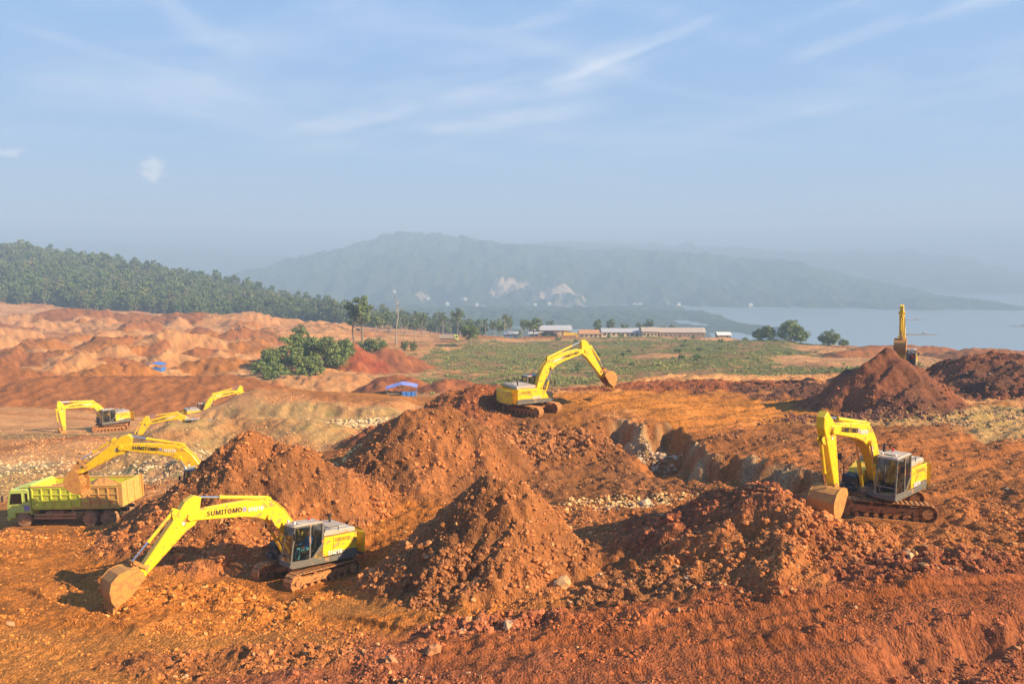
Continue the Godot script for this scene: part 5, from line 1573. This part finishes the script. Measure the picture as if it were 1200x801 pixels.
# ------------------------------------------------------------------ the scene
var machines := [
	{at = Vector3(-9.95, 5.05, -34.5), sunk = 0.16, yaw = 134.0, pitch = 6.0, roll = 4.0, track = 8.0, boom = 21.0, stick = 312.0, bucket = 315.0, shirt = Color(0.02, 0.16, 0.5), trousers = Color(0.12, 0.4, 0.42), person = "operator in a blue shirt seated at the levers of the digging excavator", label = "yellow excavator below the long heap, bucket reaching down into the soil"},
	{at = Vector3(17.24, 8.71, -33.7), yaw = 138.5, pitch = 0.6, roll = 0.2, track = -58.0, boom = 29.9, stick = 254.0, bucket = 305.0, label = "yellow excavator on a red heap, bucket hanging low before its dark windshield"},
	{at = Vector3(1.5, 8.35, -59.3), yaw = -30.0, track = -70.0, boom = 33.0, stick = 309.0, bucket = 310.0, label = "yellow excavator on the churned crest, seen from behind, arm arched over toward the plateau"},
	{at = Vector3(-18.9, 4.7, -45.9), yaw = 176.0, track = 20.0, boom = 25.0, stick = 330.0, bucket = 262.0, full = true, label = "yellow excavator half hidden behind the long heap, tipping soil into the truck"},
	{at = Vector3(-53.4, -1.3, -97.0), yaw = 130.0, track = -30.0, boom = 21.0, stick = 268.0, bucket = 250.0, label = "small distant yellow excavator on the open floor beside pale rubble"},
	{at = Vector3(-38.6, -1.2, -90.0), yaw = 168.0, track = 0.0, boom = 7.0, stick = 300.0, bucket = 280.0, label = "yellow excavator sunk behind the tan mound with only its lowered boom showing"},
	{at = Vector3(-45.4, -2.5, -106.0), yaw = -34.0, track = 0.0, boom = 27.0, stick = 272.0, bucket = 260.0, label = "far yellow excavator behind the tan mound with its stick hanging straight down"},
	{at = Vector3(42.1, 8.6, -79.0), yaw = 122.0, track = 20.0, boom = 64.0, stick = 262.0, bucket = 285.0, shirt = Color(0.5, 0.03, 0.02), trousers = Color(0.05, 0.06, 0.1), person = "operator in a red shirt in the cab behind the dark heap", label = "yellow excavator behind the dark heap with its arm raised high over it"}]

func _ready() -> void:
	# camera, sky, sun, exposure
	var cam := Camera3D.new()
	cam.name = "camera"
	cam.fov = 49.6
	cam.near = 0.1
	cam.far = 14000.0
	add_child(cam)
	cam.position = Vector3(0, CAM_Y, 0)
	cam.rotation_degrees = Vector3(-5.63, 0, 0)
	cam.current = true
	var we := WorldEnvironment.new()
	we.name = "environment"
	var env := Environment.new()
	env.background_mode = Environment.BG_SKY
	env.sky = make_sky()
	env.background_energy_multiplier = 0.5
	env.tonemap_mode = Environment.TONE_MAPPER_LINEAR
	env.tonemap_exposure = 2.65
	env.fog_enabled = true
	env.fog_density = 0.0007
	env.fog_light_color = Color(0.72, 0.852, 1.0)
	env.sdfgi_enabled = true
	env.ssao_enabled = true
	env.ssil_enabled = true
	we.environment = env
	add_child(we)
	var sun := DirectionalLight3D.new()
	sun.name = "sun"
	sun.light_energy = 1.6
	sun.light_color = Color(1.0, 0.88, 0.69)
	sun.light_angular_distance = 0.5
	sun.shadow_enabled = true
	add_child(sun)
	# light travels to the left, a little away from the camera, 29 degrees down
	var el := deg_to_rad(29.0); var az := deg_to_rad(23.0)
	sun.look_at_from_position(Vector3.ZERO, Vector3(-cos(az) * cos(el), -sin(el), -sin(az) * cos(el)))
	rng.seed = 3
	make_materials()
	var gd := mat(Color(0.05, 0.06, 0.065), 0.08)
	gd.metallic_specular = 0.7
	M.glass_dark = gd
	# standings under the machines
	for e in machines:
		var up: Vector3 = machine_basis(e).y
		var ta: float = deg_to_rad(e.yaw - e.get("track", 0.0))
		pads.append([e.at.x, e.at.z, 2.0, 1.6, ta, e.at.y + e.get("sunk", 0.03), -up.x / up.y, -up.z / up.y])
	var tyaw := deg_to_rad(180.0 + 5.0)
	var tb := machine_basis({yaw = 185.0, pitch = -2.5})
	var tat := Vector3(-30.6, 2.35, -50.6)
	pads.append([tat.x, tat.z, 4.2, 1.3, tyaw, tat.y, -tb.y.x / tb.y.y, -tb.y.z / tb.y.y])
	build_ground()
	build_sea()
	build_hills()
	make_kinds()
	build_forest()
	for e in machines: excavator(e)
	dump_truck("lime green dump truck with a ribbed body being loaded beside the heap", tat, tb, M.green_cab, M.green, true, true)
	camp()
	build_clods()

func camp() -> void:
	long_house("open_shed", "tall open shed with a pale zinc roof above the parked vehicles", 20.0, -372.0, 0.03, 19.0, 10.0, 4.2, 2.0, M.wood, M.roof_zinc, 5, true)
	long_house("barrack", "long low barrack roofed half in orange and half in zinc", 38.5, -362.0, 0.02, 11.0, 7.0, 2.6, 1.6, M.wall_cream, M.roof_orange, 5)
	long_house("barrack", "long low barrack with a grey zinc roof beside the orange roof", 53.0, -362.5, 0.02, 18.0, 7.0, 2.6, 1.6, M.wall_cream, M.roof_zinc, 8)
	long_house("cream_house", "short house with bright cream walls between the two long barracks", 66.5, -358.0, 0.02, 7.2, 6.5, 2.9, 1.7, M.wall_cream, M.roof_rust, 4)
	long_house("barrack", "longest barrack with a rust brown roof and dark brown walls", 83.0, -362.0, -0.03, 22.0, 7.5, 2.8, 1.9, M.wall_brown, M.roof_rust, 10)
	long_house("blue_shed", "small shed with blue walls and a pale roof on bare orange earth", -0.5, -338.0, 0.1, 6.0, 4.0, 2.3, 0.8, M.wall_blue, M.roof_zinc, 2)
	long_house("blue_shed", "second blue shed beside the parked machines near the open shed", 11.5, -352.0, 0.0, 6.5, 4.0, 2.2, 0.7, M.wall_blue, M.roof_zinc, 2)
	long_house("hut", "small hut with a white roof at the end of the longest barrack", 102.0, -356.0, 0.0, 6.0, 5.0, 2.0, 1.2, M.wall_brown, M.white, 2)
	for q in [[16.0, -348.0, 2.9, M.yellow_dusty, M.black, "dusty yellow truck parked before the open shed"], [27.5, -346.0, 0.2, M.yellow, M.yellow_dusty, "bright yellow truck parked between the open shed and the orange roof"], [21.5, -350.0, 1.2, M.roof_grey, M.wall_brown, "grey truck parked under the open shed's front"], [-24.0, -279.0, 0.1, M.green_cab, M.roof_grey, "pale green truck on the orange track beside the trees"]]:
		dump_truck(q[5], on(q[0], q[1], 0.02), Basis(Vector3.UP, q[2]).scaled(Vector3.ONE * 0.85), q[3], q[4], false, false)
	shelter("open shelter with a violet tarpaulin roof and blue tarpaulin walls below the red heap", -18.6, -122.5, 0.1, 0.95, true)
	shelter("small bright blue tarpaulin shelter alone among the far orange heaps", -79.6, -163.0, 0.0, 0.8, false)
	raft("wide fish raft floating on the bay beyond the dark heap", 622.0, -1125.0, 44.0, 18.0, 3, 7)
	raft("narrow fish raft floating farther out on the bay", 790.0, -1450.0, 34.0, 10.0, 2, 6)
	raft("fish raft floating by itself off the right shore", 890.0, -1290.0, 30.0, 14.0, 2, 5)
	# trees one can tell apart
	var G := "trees round the edge of the mine"
	for q in [["full0", -55.5, -170, 1.0], ["broad1", -52.0, -173, 1.15], ["full2", -48.5, -174, 1.25], ["broad0", -45.0, -173, 1.2], ["full1", -42.0, -176, 1.05], ["full2", -53.0, -166, 0.85], ["broad2", -49.0, -168, 0.95], ["full0", -45.8, -168, 0.9], ["full2", -40.2, -180, 0.9], ["tall1", -50.5, -176, 0.95]]:
		tree(q[0], q[1], q[2], q[3], "dense green tree in the thick clump behind the red heap", "trees of the dense clump")
	for q in [["bush0", -56.5, -164, 1.5], ["bush1", -53.5, -162, 1.4], ["bush2", -50.5, -161, 1.5], ["bush0", -47.0, -163, 1.3]]:
		tree(q[0], q[1], q[2], q[3], "bright green bush at the foot of the dense clump of trees", "bushes below the dense clump", "bush", "bush")
	tree("tall0", -46.6, -228, 1.5, "tall leafy tree standing over the red heap beside the dead trunk", G)
	tree("tall1", -49.5, -231, 1.25, "slim leafy tree close beside the tall one over the red heap", G)
	tree("dead0", -37.0, -236, 1.1, "tall bare dead tree with a pale straight trunk", G)
	tree("broad1", -40.5, -205, 0.85, "round tree on the orange bank left of the road", G)
	tree("broad2", -37.0, -204, 0.8, "round tree touching its neighbour on the orange bank", G)
	tree("tall2", -30.0, -205, 0.55, "small upright tree at the road bend", G)
	tree("tall0", -27.8, -207, 0.5, "smaller upright tree just beyond the road bend", G)
	tree("broad0", -14.0, -245, 0.95, "dark round tree standing alone on the edge of the green field", G, "tree", "tree", 1.25)
	var r := RandomNumberGenerator.new()
	r.seed = 12
	for i in 44:
		var d := r.randf_range(330, 440)
		var u := lerpf(405, 628, (i + r.randf()) / 44.0)
		tree(["wispy%d", "tall%d", "wispy%d", "broad%d"][i % 4] % (i % 3), (u - 600.0) / 867.0 * d, -d, r.randf_range(0.75, 1.3), ["thin wispy tree", "tall narrow tree", "thin wispy tree", "round crowned tree"][i % 4] + " in the ragged row beyond the orange road", "ragged row of trees beyond the road")
	for i in 16:
		var d := r.randf_range(385, 415)
		var u := lerpf(692, 762, (i + r.randf()) / 16.0)
		tree(["full%d", "tall%d"][i % 2] % (i % 3), (u - 600.0) / 867.0 * d, -d, r.randf_range(0.75, 1.15), ["low round tree", "taller upright tree"][i % 2] + " in the dark grove behind the barracks", "grove behind the barracks")
	for q in [[778, 395, 0.9, "wispy0"], [788, 392, 0.9, "tall1"], [797, 394, 0.8, "tall2"], [645, 400, 1.0, "tall0"], [625, 395, 0.8, "wispy1"]]:
		tree(q[3], (q[0] - 600.0) / 867.0 * q[1], -q[1], q[2], "single tree rising behind the camp roofs", "single trees behind the camp")
	tree("full0", 99.0, -262, 1.4, "big spreading tree beside the orange road to the shore", G)
	tree("full1", 103.5, -264, 1.0, "low tree leaning on the big spreading one", G)
	tree("full2", 92.5, -264, 1.0, "low dark tree at the left of the big spreading one", G)
	tree("full0", 89.0, -265, 0.8, "small dark tree at the end of the shore hedge", G)
	tree("full1", 108.5, -252, 1.0, "round tree across the orange road from the big spreading tree", G)
	tree("bush0", 110.5, -245, 1.4, "bush below the round tree across the road", G, "bush", "bush")
	for q in [[86, -128, 1.2], [89, -130, 1.3], [93, -127, 1.0], [80, -127, 0.8], [97, -131, 1.4], [84, -124, 0.7], [101, -128, 1.3]]:
		tree("bush%d" % (int(q[0]) % 3), q[0], q[1], q[2], "bush on the grassy rise behind the dark churned soil", "bushes on the grassy rise", "bush", "bush")
	tree("bush1", 52.0, -96.0, 0.8, "small lone bush beside the raised excavator", G, "bush", "bush", 1.4)
	for i in 26:
		var x := r.randf_range(10, 105)
		var z := r.randf_range(-345, -150)
		if x > -z * 0.38: continue
		tree("bush%d" % (i % 3), x, z, r.randf_range(0.5, 1.0), "small shrub standing up out of the field scrub", "shrubs in the field", "shrub", "shrub")
	# houses on the far shore
	for q in [[-127, -2010, 9], [-135, -2025, 8], [-240, -2120, 10], [-95, -2000, 8], [330, -1985, 12], [345, -1992, 9], [100, -1990, 10], [62, -1998, 9], [-330, -2080, 9], [455, -2020, 10], [640, -1985, 12], [-180, -2060, 10]]:
		var o := thing("shore_house", "small white house on the wooded far shore", "house", Vector3(q[0], maxf(hill_at(q[0], q[1]), SEA_Y) + 2.0, q[1]), 0.2, "houses on the far shore")
		var st := begin()
		cbox(st, Vector3(0, 2, 0), Vector3(q[2], 7, q[2] * 0.7), 0.05)
		put(done(st), "wall", M.white, o)
		st = begin()
		prism(st, pv([-q[2] * 0.56, 5.5, q[2] * 0.56, 5.5, 0, 8.5]), -q[2] * 0.4, q[2] * 0.4, 0.05)
		put(done(st), "roof", M.roof_zinc, o)
	# larger stones
	boulder(2.0, -28.4, 0.36, "pale ochre boulder at the foot of the pointed heap", Color(0.5, 0.3, 0.14), 1)
	boulder(-0.1, -25.0, 0.26, "whitish stone in the dark trench below the pointed heap", Color(0.42, 0.27, 0.16), 2)
	boulder(-3.9, -22.6, 0.2, "small pale stone on the dark red foreground soil", Color(0.42, 0.22, 0.11), 3)
	boulder(-2.6, -23.2, 0.3, "brown boulder half sunk in the foreground soil", Color(0.32, 0.14, 0.06), 4)
	boulder(-18.9, -26.6, 0.2, "round pale stone beside the bucket's shadow", Color(0.45, 0.25, 0.12), 5)
	boulder(3.6, -28.9, 0.16, "white stone on the slope right of the pointed heap", Color(0.45, 0.3, 0.18), 6)
	boulder(7.4, -39.8, 0.34, "white boulder among the pale rubble below the broken bank", Color(0.5, 0.4, 0.28), 7)
	boulder(14.8, -26.8, 0.26, "tan boulder among the stones under the right excavator's heap", Color(0.5, 0.33, 0.18), 8)
	boulder(10.8, -52.2, 0.4, "pale block lying in the shaded cut", Color(0.4, 0.28, 0.18), 9)
